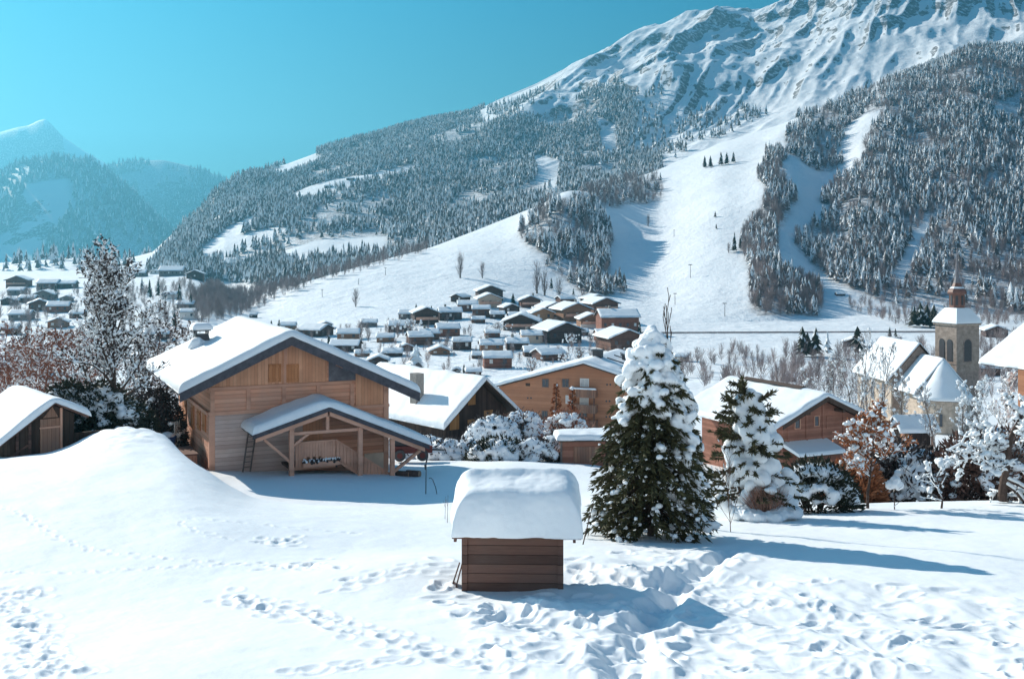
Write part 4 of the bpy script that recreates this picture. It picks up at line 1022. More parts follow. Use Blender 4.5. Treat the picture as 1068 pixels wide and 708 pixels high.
# house at the picture edge with the big hanging roof
fg = Frame(at(1178, 329, 78), 20)
eh = fg.thing('edge_house', 'brown house by the apple tree, with a wide snow-heavy roof', 'house')
rg_ = lambda x: -.62 * abs(x)
MB().prism_y([(-3.2, -9), (5, -9), (5, rg_(5) - .24), (0, -.24), (-3.2, rg_(3.2) - .24)], 0, 7).build('wall', M['flat_brown'], eh)
roof_slab(eh, [(-6.2, rg_(6.2)), (0, 0), (6, rg_(6))], -1.2, 7.6, .16, M['roof_brown'])
snow_sheet('roof_snow', eh, [(-6.35, rg_(6.35) + .005), (0, .005), (6.1, rg_(6.1) + .005)], -1.3, 7.7, .42, seed=35, n_s=60, n_t=50, r=.3, lump=.2)
for x in (-2.2, -.6): window(eh, x - .5, x + .5, -5.2, -4.0, -.01, frame=M['white_paint'])
MB().bar((-3.1, -.2, -4.6), (-5.2, -.2, -3.4), .18, .18).build('brace', M['chalet_trim'], eh)

# ================================================================== small houses
WALLC = {'b': m_wood('house_brown', (.12, .06, .045), (.23, .12, .085), .3, 'z', .3), 'd': m_wood('house_dark', (.06, .036, .032), (.12, .075, .062), .3, 'z', .3),
         'r': m_wood('house_russet', (.22, .09, .06), (.34, .15, .10), .3, 'z', .3), 'h': m_wood('house_honey', (.24, .125, .075), (.38, .21, .13), .3, 'z', .3), 'o': m_wood('house_orange', (.36, .19, .10), (.46, .26, .15), .3, 'z', .25),
         'p': M['plaster'], 'w': M['white_paint'], 'g': m_plain('house_grey', (.20, .18, .17), .9, .2, 1.2)}
def house(u, v, wpx, kind, wall, label, rot=0.0, hf=1.0, base=None, balc=False, chim=0, group=None, thk=.40, cat='house', snow=True, flat=False, dmin=60):
    wall = 'h' if wall == 'b' and int(u * 7 + v * 3) % 3 == 0 else wall
    p = spot(u, v, dmin); W = wpx * p.y / F * 1.16
    face = math.atan2(p.x, p.y) * -1
    o = thing('village_house', label, cat, p, rot - face * .0, group)
    if kind == 's':
        L, Dp = W / 1.08, W * .72
        H = (.30 if flat else .36) * W * hf; pitch = .40; half = Dp / 2; rise = half * pitch * 2 * .5
        prof = [(-.09 * W, H - .09 * W * pitch), (half, H + half * pitch), (Dp + .09 * W, H - .09 * W * pitch)]
        MB().prism_x([(0, -3), (Dp, -3), (Dp, H - .1), (half, H + half * pitch - .1), (0, H - .1)][::-1], -L / 2, L / 2).build('wall', WALLC[wall], o)
        m = MB(); t_ = .12
        for i in (0, 1):
            (ya, za), (yb, zb) = prof[i], prof[i + 1]; m.prism_x([(ya, za - t_), (ya, za), (yb, zb), (yb, zb - t_)], -W / 2, W / 2)
        m.build('roof', M['roof_brown'], o)
        snow_sheet('roof_snow', o, [(y - (.1 if y < half else -.1) * (y != half), z + .01) for y, z in prof], -W / 2 - .1, W / 2 + .1, thk, along='x', seed=int(u + v) % 50, n_s=18, n_t=18, r=.3, lump=.3, mat='snow_far')
        nw = max(2, int(L / 2.6)); wy = -.0
        for i in range(nw):
            x = -L / 2 + L * (i + .5) / nw; MB().box(x - .45, x + .45, -.06, -.003, H * .42, H * .42 + min(1.1, H * .38)).build('window', M['glass'] if (i + int(u)) % 3 else M['white_paint'], o)
        if base: MB().box(-L / 2 - .03, L / 2 + .03, -.035, .5, -3, H * .36).build('ground_floor', WALLC[base], o)
        if chim:
            c_ = MB().box(-.2 * L - .4, -.2 * L + .4, half + .3, half + 1.1, H + half * pitch - .8, H + half * pitch + 1.3).build('chimney', M['concrete'], o)
    else:
        Wl = W * .84; Dp = W * 1.05; H = .34 * W * hf; pitch = .40; half = W / 2
        prof = [(-half, H - (half - Wl / 2) * pitch), (0, H + Wl / 2 * pitch), (half, H - (half - Wl / 2) * pitch)]
        rr = lambda x: H + (Wl / 2 - abs(x)) * pitch
        MB().prism_y([(-Wl / 2, -3), (Wl / 2, -3), (Wl / 2, H - .1), (0, rr(0) - .1), (-Wl / 2, H - .1)], 0, Dp).build('wall', WALLC[wall], o)
        roof_slab(o, prof, -W * .08, Dp + W * .05, .14, M['roof_brown'])
        snow_sheet('roof_snow', o, [(prof[0][0] - .1, prof[0][1] - .03), (0, prof[1][1] + .01), (prof[2][0] + .1, prof[2][1] - .03)], -W * .08 - .1, Dp + W * .06, thk, seed=int(u + v) % 50, n_s=18, n_t=18, r=.3, lump=.3, mat='snow_far')
        nw = max(2, int(Wl / 3.0))
        for i in range(nw):
            x = -Wl / 2 + Wl * (i + .5) / nw; MB().box(x - .5, x + .5, -.06, -.003, H * .45, H * .45 + min(1.2, H * .4)).build('window', M['glass'] if (i + int(u)) % 3 else M['white_paint'], o)
        if base: MB().box(-Wl / 2 - .03, Wl / 2 + .03, -.035, .5, -3, H * .38).build('ground_floor', WALLC[base], o)
        if balc:
            m = MB().box(-Wl * .45, Wl * .45, -1.3, -.065, H * .42, H * .46); m.box(-Wl * .45, Wl * .45, -1.3, -1.22, H * .462, H * .46 + .9); m.build('balcony', M['chalet_trim'], o)
        if chim: MB().box(Wl * .15, Wl * .15 + .8, Dp * .5, Dp * .5 + .8, rr(Wl * .15) - .3, rr(0) + 1.1).build('chimney', M['concrete'], o)
    return o
G1 = 'houses of the village below the meadow'
for a in (
    (476, 315, 14, 'g', 'd', 'lonely dark hay barn highest on the meadow edge, ridge tilting down', -.5),
    (512, 313, 26, 'g', 'd', 'dark roofed chalet standing behind the pale gabled house at the top of the village', .15),
    (511.5, 321, 25, 'g', 'p', 'pale gabled house with balcony at the top of the village', .15, 1, None, True),
    (553.6, 321, 21, 'g', 'b', 'brown gabled chalet with balcony on the upper village edge, east of the pale one', .1, 1, None, True, 1),
    (488, 325, 19, 's', 'b', 'low brown chalet just under the lonely hay barn', .1),
    (470, 334, 22, 's', 'd', 'dark chalet with long snow roof beside the tall balcony gable', .15, 1, None, False, 1),
    (502, 331, 17, 's', 'b', 'tall narrow brown chalet in the upper village with a small annex before it', .05, 1.3),
    (499, 337, 13, 's', 'b', 'little brown annex in front of the tall narrow chalet', .05, .8),
    (519, 332.5, 14, 's', 'd', 'squat dark house with white roof between two brown chalets', .1, .9),
    (534, 327, 17, 'g', 'd', 'dark steep gabled chalet below the lone spruce of the upper village', .3),
    (540.5, 333.5, 18, 's', 'b', 'long low shed with flat white roof above the wide dark hall', .1, .6),
    (445, 339, 26, 'g', 'd', 'tall dark gable with rows of white balcony posts at the village west end', .2, 1.3, None, True),
    (426, 333, 19, 's', 'g', 'bluish flat-roofed building at the west end behind the tall dark gable', 0, .8),
    (543, 345, 37, 'g', 'd', 'wide dark hall with very broad low gable in mid village', -.05, .7, 'g', True),
    (468, 351, 22, 's', 'r', 'russet chalet with white roof and a tiny dark annex', .2, 1),
    (448, 355, 19, 's', 'b', 'brown chalet with chimney next to the round snowy bush', .2, 1, None, False, 1),
    (514, 352, 14, 's', 'b', 'tiny brown cabin alone in the open middle of the village', .15, .9),
    (439, 360, 23, 's', 'b', 'brown chalet right behind the fat snowy spruce', .25, 1),
    (482, 365, 18, 's', 'd', 'box-shaped dark cabin with thick flat white roof', .05, 1.25),
    (459, 370, 21, 'g', 'b', 'low brown double garage under one snowy roof', .15, .55),
    (513, 367, 22, 's', 'b', 'wide brown house with two chimneys above the red one', .1, .9, None, False, 1),
    (540, 365, 21, 's', 'd', 'dark house with deep white roof south of the wide hall', .1, .9, None, False, 1),
    (555, 358, 20, 's', 'p', 'pale walled house with white roof beside the wide hall', .1, 1.1, None, False, 1),
    (519.5, 384, 27, 's', 'r', 'red house with white garage door, lowest of the village houses before the long roof', .1, 1.05, None, False, 0),
    (476, 389, 9, 'g', 'd', 'tiny dark gabled shed peeping over the long snowy roof', .1, .9),
    (592, 320, 15, 's', 'b', 'tall brown barn at the top of the slope under the wooded knoll', .4, 1.4),
    (607, 322, 9, 'g', 'b', 'smallest brown cabin at the upper east edge', .2),
    (624, 319.5, 21, 'g', 'd', 'upper of two dark chalets below the wooded knoll', .3),
    (632, 327, 28, 'g', 'b', 'broad brown chalet with white balcony in front of the upper dark one', .3, 1, None, True),
    (580, 329, 23, 'g', 'd', 'dark gabled chalet with bright roof edge beside the tall barn', .35),
    (567, 335, 22, 'g', 'o', 'orange plank house with light window frames', .2, 1.05),
    (602, 335.5, 31, 'g', 'b', 'large brown chalet with wide roof in the village centre, east of the orange house', .3, 1.1, None, True, 1),
    (618, 342, 25, 'g', 'b', 'brown chalet with white ground floor, below the large chalet', .1, 1, 'w', True),
    (648, 337, 22, 'g', 'b', 'half hidden brown gable behind the long eastern block', .3),
    (647, 348, 37, 's', 'r', 'long russet block with broad white roof at the east edge of the village', .12, 1.2, None, False, 1),
    (590, 358, 37, 'g', 'd', 'dark chalet with steep bright verge and snowy trees on its front', .35),
    (632, 356, 18, 's', 'r', 'russet house with straight white roof below the long block', .15, 1.2, 'b'),
    (655, 366, 39, 'g', 'b', 'broad brown gable behind snowy shrubs next to the apartment roof', .25, .95),
    (577, 376, 26, 's', 'b', 'skewed brown roof above the apartment chalet, banked with snow', .45, .7),
    (560, 372, 24, 's', 'd', 'long dark lean-to with snowy roof under the pale walled house', .1, .6),
    (322.6, 351, 27, 's', 'd', 'dark weathered barn beyond the chalet ridge with one long snowy slope', -.45, .7),
    (358.5, 367, 27, 's', 'd', 'black open carport with thin roof above the chalet verge', -.05, .7, None, False, 0, None, .10),
    (363, 355, 21, 's', 'b', 'small brown house beside the bare grey trees behind the carport', .1, .9),
    (394.5, 380, 21, 'g', 'd', 'low dark gable shed buried in snow behind the chalet roof end', .1, .55),
    (417, 346.5, 21, 's', 'd', 'dark chalet at the west end of the village by the bare thicket', .15, .9),
    (300, 344, 15, 's', 'b', 'brown cabin by the road west of the weathered barn, under a smooth white roof', .1, .8),
    (340, 343, 13, 'g', 'b', 'small gabled house behind the weathered barn, facing the meadow', .3, .9),
    (385, 341, 15, 's', 'g', 'pale grey house at the foot of the meadow behind the bushy grey trees', .1, .8),
    (402, 357, 17, 's', 'b', 'brown house behind the white fence line near the carport', .1, .8),
    (409, 372, 19, 's', 'd', 'low dark stable before the fat snowy spruce', .05, .6),
    (378, 372, 14, 's', 'b', 'little brown cabin in the snow between carport and low gable shed', .2, .7),
    (424, 366, 14, 'g', 'b', 'small brown gable beside the fat snowy spruce', .3, .8),
    (500, 374, 14, 's', 'd', 'small dark annex with flat snow between the box-shaped cabin and the two chimneys', .1, .7),
    (494, 392, 15, 's', 'b', 'half hidden brown house right behind the long white roof ridge', .1, .8),
    (576, 346, 14, 's', 'b', 'little brown house under the orange plank house', .1, .9),
    (607, 350, 13, 's', 'd', 'small dark annex under the white ground floor chalet', .1, .8),
    (562, 327, 12, 's', 'd', 'dark cabin between the brown balcony chalet and the tall barn', .1, .9),
    (640, 358, 14, 'g', 'd', 'small dark gable squeezed between the two russet houses', .2, .9),
    (684, 362, 14, 's', 'b', 'brown hut past the broad brown gable, near the spruce tip', .1, .8),
    (264, 331.5, 7, 's', 'd', 'tiny dark cabin by the road under the tree belt', .1, 1.2),
    (195.6, 333, 15, 's', 'w', 'white house with dark upper storey standing by the tree belt', .1, 1.3, 'w'),
    (711, 377, 13, 's', 'p', 'pale house half hidden behind the tip of the big spruce', -.2, 1.0),
    (823, 398, 14, 's', 'd', 'small dark shed among the bare thicket over the brown chalet', -.1, .9, None, False, 0, None, .15),
    (890, 362, 20, 'g', 'd', 'dark barn roof behind the church trees', -.3, .7),
    (877, 308.5, 8, 's', 'd', 'lone tiny dark hut in the field below the mountain forest', 0, .6),
    (1040, 352, 22, 'g', 'd', 'dark house between the church tower and the edge house', -.2, .9),
    (1030, 392, 24, 's', 'b', 'brown house with snowed roof between the church tower and the big hanging roof', -.1, .9),
): house(*a[:11], **({'thk': a[12]} if len(a) > 12 else {}), group=G1)
G2 = 'houses in the hazy valley beyond the bare tree'
for a in (
    (17, 300, 21, 'g', 'b', 'largest brown gable in the hazy valley, beside a bluish roof', .2, 1.0, None, True),
    (16, 308, 15, 's', 'g', 'bluish roofed house just in front of the largest valley gable', .1, .9),
    (49, 302, 19, 's', 'b', 'brown valley house with wide white roof, west of the dark one', .1, .9),
    (70, 301, 15, 's', 'd', 'dark valley house with low roof next to the wide white one', .1, .9),
    (45, 313, 20, 'g', 'g', 'grey gable house below the two valley rooftops', .2, .8),
    (69, 315, 13, 'g', 'g', 'small grey gable beside the larger grey one', .3, .8),
    (41, 324, 21, 'g', 'b', 'brown steep gable in the middle of the valley gardens', .4, .9),
    (60, 326, 20, 's', 'r', 'russet valley house with two roof slopes near the steep gable', .2, .9),
    (80, 332, 14, 's', 'b', 'small brown valley house behind the bare tree crown', .1, .9),
    (28, 316, 15, 's', 'b', 'brown house under the two first valley rooftops', .1, .9),
    (8, 318, 14, 'g', 'd', 'dark gable by the picture edge in the hazy valley', .2, .9),
    (96, 318, 15, 's', 'b', 'brown valley house seen through the tall tree crown', .1, .9),
    (20, 334, 20, 's', 'g', 'grey house among the frosted valley gardens', .1, .8),
    (60, 342, 20, 'g', 'b', 'brown gable among the frosted valley gardens', .3, .8),
    (100, 342, 20, 's', 'r', 'russet house behind the tall tree trunk', .1, .8),
    (176, 312, 14, 's', 'w', 'small white house below the sunny terrace', .1, .9),
    (225, 300, 13, 'g', 'b', 'brown gable tucked into the tree belt', .2, .9),
    (142, 289, 17, 's', 'g', 'long pale roof on the sunny terrace above the valley', .1, .7),
    (160, 286, 8, 'g', 'w', 'tiny white house on the terrace beside the long pale roof', .1),
    (178, 288, 22, 's', 'g', 'longest house on the sunny terrace', .1, .7),
    (197, 285, 11, 'g', 'd', 'dark gable at the end of the sunny terrace', .2),
    (249.5, 279, 30, 's', 'g', 'long flat farm building on the white shelf above the tree belt', .05, .4),
    (203, 291, 17, 'g', 'd', 'dim dark gable among the first trees of the belt', .2, .9),
    (163, 355, 23, 's', 'd', 'dark house with clean white roof beside the chalet eaves', .15, .8),
    (193, 322, 16, 's', 'd', 'dark roofed house over the chalet, in front of the tree belt', .1, .8),
    (6, 349, 21, 's', 'b', 'brown house behind russet bushes at the picture edge', .2, .8),
    (12, 392, 52, 's', 'r', 'rust red shed roofed with snow hidden behind the russet bushes', .1, .6),
    (365, 188, 7, 's', 'd', 'upper of three mountain barns in the forest clearing', 0, .7),
    (342, 196, 7, 's', 'd', 'middle of three mountain barns in the forest clearing', 0, .7),
    (318, 207, 6, 's', 'd', 'lowest of three mountain barns in the forest clearing', 0, .7),
): house(*a[:11], group=G2)
# ================================================================== vegetation kit
def tubes(P, Q, r0, r1, n=4):
    """many tapered twigs at once: returns vertices and quads"""
    P = np.asarray(P, float); Q = np.asarray(Q, float); r0 = np.asarray(r0, float); r1 = np.asarray(r1, float)
    d = Q - P; d /= np.linalg.norm(d, axis=1, keepdims=True) + 1e-9
    a = np.cross(d, np.where(np.abs(d[:, 2:3]) > .9, [[1., 0, 0]], [[0, 0, 1.]])); a /= np.linalg.norm(a, axis=1, keepdims=True) + 1e-9
    b = np.cross(d, a); th = 2 * np.pi * np.arange(n) / n
    ring = a[:, None] * np.cos(th)[None, :, None] + b[:, None] * np.sin(th)[None, :, None]
    V = np.concatenate([P[:, None] + ring * r0[:, None, None], Q[:, None] + ring * r1[:, None, None]], 1)
    i = np.arange(n); j = (i + 1) % n
    f = np.stack([i, j, j + n, i + n], 1)
    Fc = f[None] + (np.arange(len(P)) * 2 * n)[:, None, None]
    return V.reshape(-1, 3), Fc.reshape(-1, 4)

def sprays(P, D, ln, wd, rng, drop=.0):
    """needle or leaf blades: a narrow rhombus at each P pointing along D"""
    P = np.asarray(P, float); D = D / (np.linalg.norm(D, axis=1, keepdims=True) + 1e-9)
    r = rng.normal(size=P.shape); s = np.cross(D, r); s /= np.linalg.norm(s, axis=1, keepdims=True) + 1e-9
    ln = np.broadcast_to(ln, (len(P),))[:, None]; wd = np.broadcast_to(wd, (len(P),))[:, None]
    tip = P + D * ln; tip[:, 2] -= drop * ln[:, 0]
    V = np.stack([P, P + D * ln * .45 + s * wd, tip, P + D * ln * .45 - s * wd], 1)
    return V.reshape(-1, 3), np.arange(len(P) * 4).reshape(-1, 4)

def grow(rng, H, trunk_r, lean=(0, 0), lv=4, spread=.75, nb=(5, 4, 4, 3), up=.25, first=.25, crown_pow=1.0, side_len=.45, wander=.16):
    """a bare tree: list of (p, q, r0, r1, level) twigs"""
    out = []
    def limb(p, d, L, r, level):
        n = 6 if level == 0 else 4; pts = [p]; q = p.copy(); dd = d.copy()
        for i in range(n):
            dd = dd + rng.normal(size=3) * wander * (.6 if level == 0 else 1.0); dd[2] += up * .25; dd /= np.linalg.norm(dd)
            q = q + dd * L / n; pts.append(q.copy())
        rr = np.linspace(r, r * (.25 if level == 0 else .35), n + 1)
        for i in range(n): out.append((pts[i], pts[i + 1], rr[i], rr[i + 1], level))
        if level >= lv: return
        k = nb[min(level, len(nb) - 1)]
        for j in range(k):
            t = first + (1 - first) * (j + rng.random()) / k if level == 0 else .25 + .75 * (j + rng.random()) / k
            f = min(t, .999) * n; i = int(f); p0 = pts[i] + (pts[i + 1] - pts[i]) * (f - i); ax = pts[i + 1] - pts[i]; ax /= np.linalg.norm(ax)
            rnd = rng.normal(size=3); sd = np.cross(ax, rnd); sd /= np.linalg.norm(sd)
            nd = ax * (1 - spread * (.7 + .5 * rng.random())) + sd * spread; nd[2] += up * .4; nd /= np.linalg.norm(nd)
            Ln = (H * side_len * (1 - .55 * t) if level == 0 else L * (.62 - .2 * t)) * (.75 + .5 * rng.random())
            limb(p0, nd, Ln, max(rr[i] * .55, .004), level + 1)
    limb(np.zeros(3), np.array([lean[0], lean[1], 1.0]), H * (.95 if lv > 1 else 1), trunk_r, 0)
    return out

def seg_arrays(S): return np.array([s[0] for s in S]), np.array([s[1] for s in S]), np.array([s[2] for s in S]), np.array([s[3] for s in S]), np.array([s[4] for s in S])

def pads(P, Q, th, rng):
    """long uneven cushions of snow lying along twigs"""
    t0 = rng.random((len(P), 1)) * .5; C = P + (Q - P) * (t0 + .35); d = (Q - P); L = np.linalg.norm(d, axis=1, keepdims=True); d = d / (L + 1e-9)
    d[:, 2] *= .6; d /= np.linalg.norm(d, axis=1, keepdims=True) + 1e-9
    a = np.cross(d, [[0, 0, 1.0]]); a /= np.linalg.norm(a, axis=1, keepdims=True) + 1e-6; b = np.cross(a, d)
    T, Tf = ICO1; r = th * (.35 + 1.0 * rng.random((len(P), 1)) ** 1.6); j = 1 + .32 * (rng.random((len(P), len(T), 1)) - .5) * 2
    S = T[None] * j; l = np.maximum(L * (.25 + .35 * rng.random((len(P), 1))), r * 1.1)
    V = C[:, None] + S[..., 0:1] * d[:, None] * l[:, None] + S[..., 1:2] * a[:, None] * r[:, None] * 1.05 + S[..., 2:3] * b[:, None] * r[:, None] * .75
    V[..., 2] += (r * .45)
    return V.reshape(-1, 3), (Tf[None] + (np.arange(len(P)) * len(T))[:, None, None]).reshape(-1, 3)

def bare_tree(name, label, cat, pos, H, r, seed, bark='bark', snow=.5, leaf=None, leaf_n=0, leaf_size=.08, tipsnow=0, tip_r=.05, group=None, lift=1.0, min_r=.0, **kw):
    rng = np.random.default_rng(seed); S = grow(rng, H, r, **kw); P, Q, r0, r1, lv = seg_arrays(S)
    o = thing(name, label, cat, pos, 0, group)
    r0 = np.maximum(r0, min_r); r1 = np.maximum(r1, min_r)
    tk = lv == 0
    V, Fc = tubes(P[tk], Q[tk], r0[tk], r1[tk], 8); link('trunk', np_mesh('trunk', V, Fc, M[bark], None, True), o)
    V, Fc = tubes(P[~tk], Q[~tk], r0[~tk], r1[~tk], 4); link('crown', np_mesh('crown', V, Fc, M[bark]), o)
    if snow > 0:
        d = Q - P; L = np.linalg.norm(d, axis=1); sl = np.abs(d[:, 2]) / (L + 1e-9)
        ok = (rng.random(len(P)) < snow) & (sl < .93) & (lv > 0)
        off = np.stack([np.zeros(len(P)), np.zeros(len(P)), r0 * .8], 1)
        rs = r0 * .75 + .012 * lift
        V, Fc = tubes(P[ok] + off[ok], Q[ok] + off[ok], rs[ok], rs[ok] * .8, 5)
        mats = [M['snow_far']]
        me = np_mesh('snow_clumps', V, Fc, mats, None, True); link('snow_clumps', me, o)
        if tipsnow:
            tips = np.nonzero((lv >= 2))[0]; k = rng.choice(tips, min(tipsnow, len(tips)), replace=False)
            V, Fc = pads(P[k], Q[k], tip_r, rng); link('snow_clumps', np_mesh('snow_clumps', V, Fc, M['snow_far'], None, True), o)
    if leaf:
        tips = np.nonzero(lv >= 2)[0]; k = rng.choice(tips, leaf_n); t = rng.random((leaf_n, 1)); C = P[k] + (Q[k] - P[k]) * t
        D = rng.normal(size=(leaf_n, 3)); D[:, 2] -= .5
        V, Fc = sprays(C, D, leaf_size * (.6 + .8 * rng.random(leaf_n)), leaf_size * .35, rng); link('foliage', np_mesh('foliage', V, Fc, M[leaf]), o)
    return o

def snow_bush(name, label, cat, pos, w, hgt, dp, seed, twig='leaf_dark', cover=.7, ntw=900, tw=.16, lump=.16, voxel=.05, holes=.0, group=None, twigs_up=True, base_dark=.35):
    """a bush: a thatch of leafy twigs under fused lumps of snow"""
    rng = np.random.default_rng(seed); o = thing(name, label, cat, pos, 0, group)
    d = rng.normal(size=(ntw, 3)); d[:, 2] = np.abs(d[:, 2]); d /= np.linalg.norm(d, axis=1, keepdims=True)
    rad = .45 + .68 * rng.random((ntw, 1)) ** .5; C = d * rad * np.array([[w / 2, dp / 2, hgt]])
    D = d * [1, 1, .6] + rng.normal(size=(ntw, 3)) * .5 + [0, 0, .35 if twigs_up else -.3]
    V, Fc = sprays(C, D, tw * (.6 + .8 * rng.random(ntw)), tw * .16, rng); link('foliage', np_mesh('foliage', V, Fc, M[twig]), o)
    m = MB()
    for i in range(7):
        a = rng.random() * 6.28; m.tube((rng.normal() * .1 * w, rng.normal() * .1 * dp, -.15), (math.cos(a) * w * .3, math.sin(a) * dp * .3, hgt * .75), .03 * hgt, .012 * hgt, 6)
    m.build('stem', M['bark'], o)
    n = int(cover * w * dp / (lump * lump) * 2.2) + 6
    q = rng.normal(size=(n, 3)); q[:, 2] = np.abs(q[:, 2]) + .25; q /= np.linalg.norm(q, axis=1, keepdims=True)
    q = q[q[:, 2] > base_dark * rng.random(len(q))]
    C = q * np.array([[w / 2, dp / 2, hgt]]) * (.88 + .16 * rng.random((len(q), 1)))
    keep = noise3(C[:, 0] * 2.2 / w * 2 + seed, C[:, 1] * 2, C[:, 2] * 2.4 / hgt, seed) > holes
    C = C[keep]
    R = lump * (.6 + .8 * rng.random((len(C), 1))) * np.array([[1.15, 1.15, .75]])
    fuse('snow_clumps', C, R, voxel, M['snow'], o, seed, 1)
    return o

def conifer_near(name, label, cat, pos, H, Rb, seed, n_br=420, per=44, needle='needle', snow_p=None, power=.62, tw=.17, voxel=.035, lean=(0, 0), lump=(.07, .15), low=.03, droop=.42):
    rng = np.random.default_rng(seed); o = thing(name, label, cat, pos)
    m = MB(); m.tube((0, 0, -.4), (lean[0] * H, lean[1] * H, H * .97), .055 * H ** .6, .012, 10); m.build('trunk', M['bark'], o, True)
    t = low + (1 - low) * (np.arange(n_br) + rng.random(n_br)) / n_br; t = t ** 1.0
    az = rng.random(n_br) * 2 * np.pi
    L = Rb * (1 - t) ** power * (.72 + .38 * rng.random(n_br)) + .06
    L *= np.where(t < .10, .86, 1)
    dx, dy = np.cos(az), np.sin(az)
    def bp(i, s): # point on branch i at s
        z = t[i] * H + L[i] * (.22 * s - droop * s * s)
        return np.stack([dx[i] * L[i] * s + lean[0] * H * t[i], dy[i] * L[i] * s + lean[1] * H * t[i], np.maximum(z, .05)], -1)
    i = np.repeat(np.arange(n_br), per); s = .22 + .80 * rng.random(len(i)) ** .75
    P = bp(i, s); side = rng.normal(size=len(i)) * .8
    D = np.stack([dx[i] - dy[i] * side, dy[i] + dx[i] * side, -.45 + rng.normal(size=len(i)) * .42], -1)
    V, Fc = sprays(P, D, tw * (.55 + .8 * rng.random(len(i))) * np.clip(L[i] * 1.4, .45, 1), tw * .15, rng, .1)
    link('needles', np_mesh('needles', V, Fc, M[needle]), o)
    ii = np.arange(n_br); V, Fc = tubes(bp(ii, 0 * L), bp(ii, .9 + 0 * L), .012 + .012 * L, .004 + 0 * L, 4); link('branches', np_mesh('branches', V, Fc, M['bark']), o)
    pr = snow_p(t, az, rng); k = rng.random(n_br) < pr; C, R = [], []
    for b in np.nonzero(k)[0]:
        big = pr[b] > .6
        for j in range(5 if big else 7):
            s_ = np.array([(.25 if big else .45) + (.73 if big else .53) * rng.random()]); p = bp(np.array([b]), s_)[0] + rng.normal(size=3) * (.04 if big else .07)
            r_ = (rng.uniform(*lump) * (.50 + .45 * min(1, L[b] * 1.5)) * (1.05 if pr[b] > .8 else .85)) if big else rng.uniform(.018, .05) * (1 + .9 * (rng.random() < .15))
            C.append(p + [0, 0, r_ * .5]); R.append(r_ * np.array([.9 + .6 * rng.random(), .9 + .6 * rng.random(), (.8 + .5 * rng.random()) if big else (.55 + .5 * rng.random())]))
    fuse('snow_clumps', np.array(C), np.array(R), voxel, M['snow'], o, seed, 1)
    return o

# ================================================================== the near trees and bushes
p = spot(688, 566)
def spruce_snow(t, az, rng):
    east = np.clip(np.cos(az - .3), 0, 1)
    return np.clip(.70 + .30 * np.sin(az * 5 + t * 33) + .9 * np.clip((t - .70) / .10, 0, 1) + .75 * east * np.clip((t - .50) / .14, 0, 1) , 0.05, 1) * np.where((t < .6) & (np.cos(az - .3) < .35), .59, 1)
conifer_near('spruce', 'dense dark green spruce crowned with thick snow, beside the hooded hut', 'tree', (p.x, p.y + 1.4, p.z - .05), 5.05, 1.75, 41, 640, 62, 'needle', spruce_snow, .58, .17, .034, low=.015, lump=(.055, .15))
# bare sapling rising behind it
q = at(697, 400, 31)
bare_tree('sapling', 'bare thin sapling with upright shoots rising behind the spruce tip', 'tree', (q.x, q.y, ground(q.x, q.y)), 6.55, .05, 5, 'bark', 0, nb=(5, 2), lv=2, spread=.35, first=.76, up=.9, side_len=.20, wander=.04, lean=(.0, 0), min_r=.010)
# drooping conifer under snow
p = spot(799, 545); P0 = Vector((p.x + .12, p.y + 1.6, p.z + .05))
bc_ = thing('drooping_conifer', 'conifer bent and half swallowed by heavy snow lumps, behind the bare round shrub', 'tree', P0)
rng = np.random.default_rng(77)
MB().tube((-.2, 0, -.3), (-.42, 0, 3.6), .09, .02, 10).build('trunk', M['bark'], bc_, True)
C, R = [], []
for i in range(120):
    t = rng.random(); z = 3.25 * (1 - t) + .15; w_ = .18 + 1.15 * t ** 1.1; a = rng.random() * 6.28
    C.append([-.30 + .42 * t + w_ * math.cos(a) * rng.random() ** .5, w_ * .8 * math.sin(a) * rng.random() ** .5, z + .1 * rng.normal()]); r_ = .14 + .16 * rng.random(); R.append([r_ * 1.1, r_, r_ * 1.1])
for (x, z, r_) in ((-.25, 3.45, .22), (-.15, 3.2, .26), (-.35, 3.05, .24), (-.1, 2.8, .32)): C.append([x, -.1, z]); R.append([r_, r_, r_ * 1.25])
fuse('snow_clumps', np.array(C), np.array(R), .05, M['snow'], bc_, 2, 1)
B0, B1 = [], []
for i in range(150):
    t = rng.random() ** .8; z = 3.5 * (1 - t) + .15; w_ = .42 + 1.15 * t; a = rng.random() * 6.28
    if math.cos(a) > .55 and rng.random() < .55: continue
    b0 = np.array([-.40 + .3 * t, 0, z + .15]); B0.append(b0); B1.append(b0 + [w_ * 1.02 * math.cos(a), w_ * .95 * math.sin(a), -.1 + .22 * (1 - t)])
for (x, z, dx, dz) in ((-.4, 3.0, -.65, .45), (-.4, 3.1, .75, .45), (-.42, 3.4, -.12, .55), (-.4, 2.6, -.95, .25), (-.4, 2.2, -.9, .1), (-.4, 2.7, .9, .35)):
    for _ in range(3): B0.append(np.array([x, -.15, z])); B1.append(np.array([x + dx + rng.normal() * .05, -.2 + rng.normal() * .1, z + dz + rng.normal() * .05]))
B0 = np.array(B0); B1 = np.array(B1); n = len(B0); i = np.repeat(np.arange(n), 75); s = rng.random((len(i), 1)) ** .7
P = B0[i] + (B1[i] - B0[i]) * s; D = (B1 - B0)[i] * .8 + rng.normal(size=(len(i), 3)) * .4 + [0, 0, -.1]
V, Fc = sprays(P, D, .15 * (.5 + rng.random(len(i))), .024, rng); link('needles', np_mesh('needles', V, Fc, M['needle']), bc_)
V, Fc = tubes(B0, B1, np.full(n, .02), np.full(n, .006), 4); link('branches', np_mesh('branches', V, Fc, M['bark']), bc_)
p = spot(801, 543)
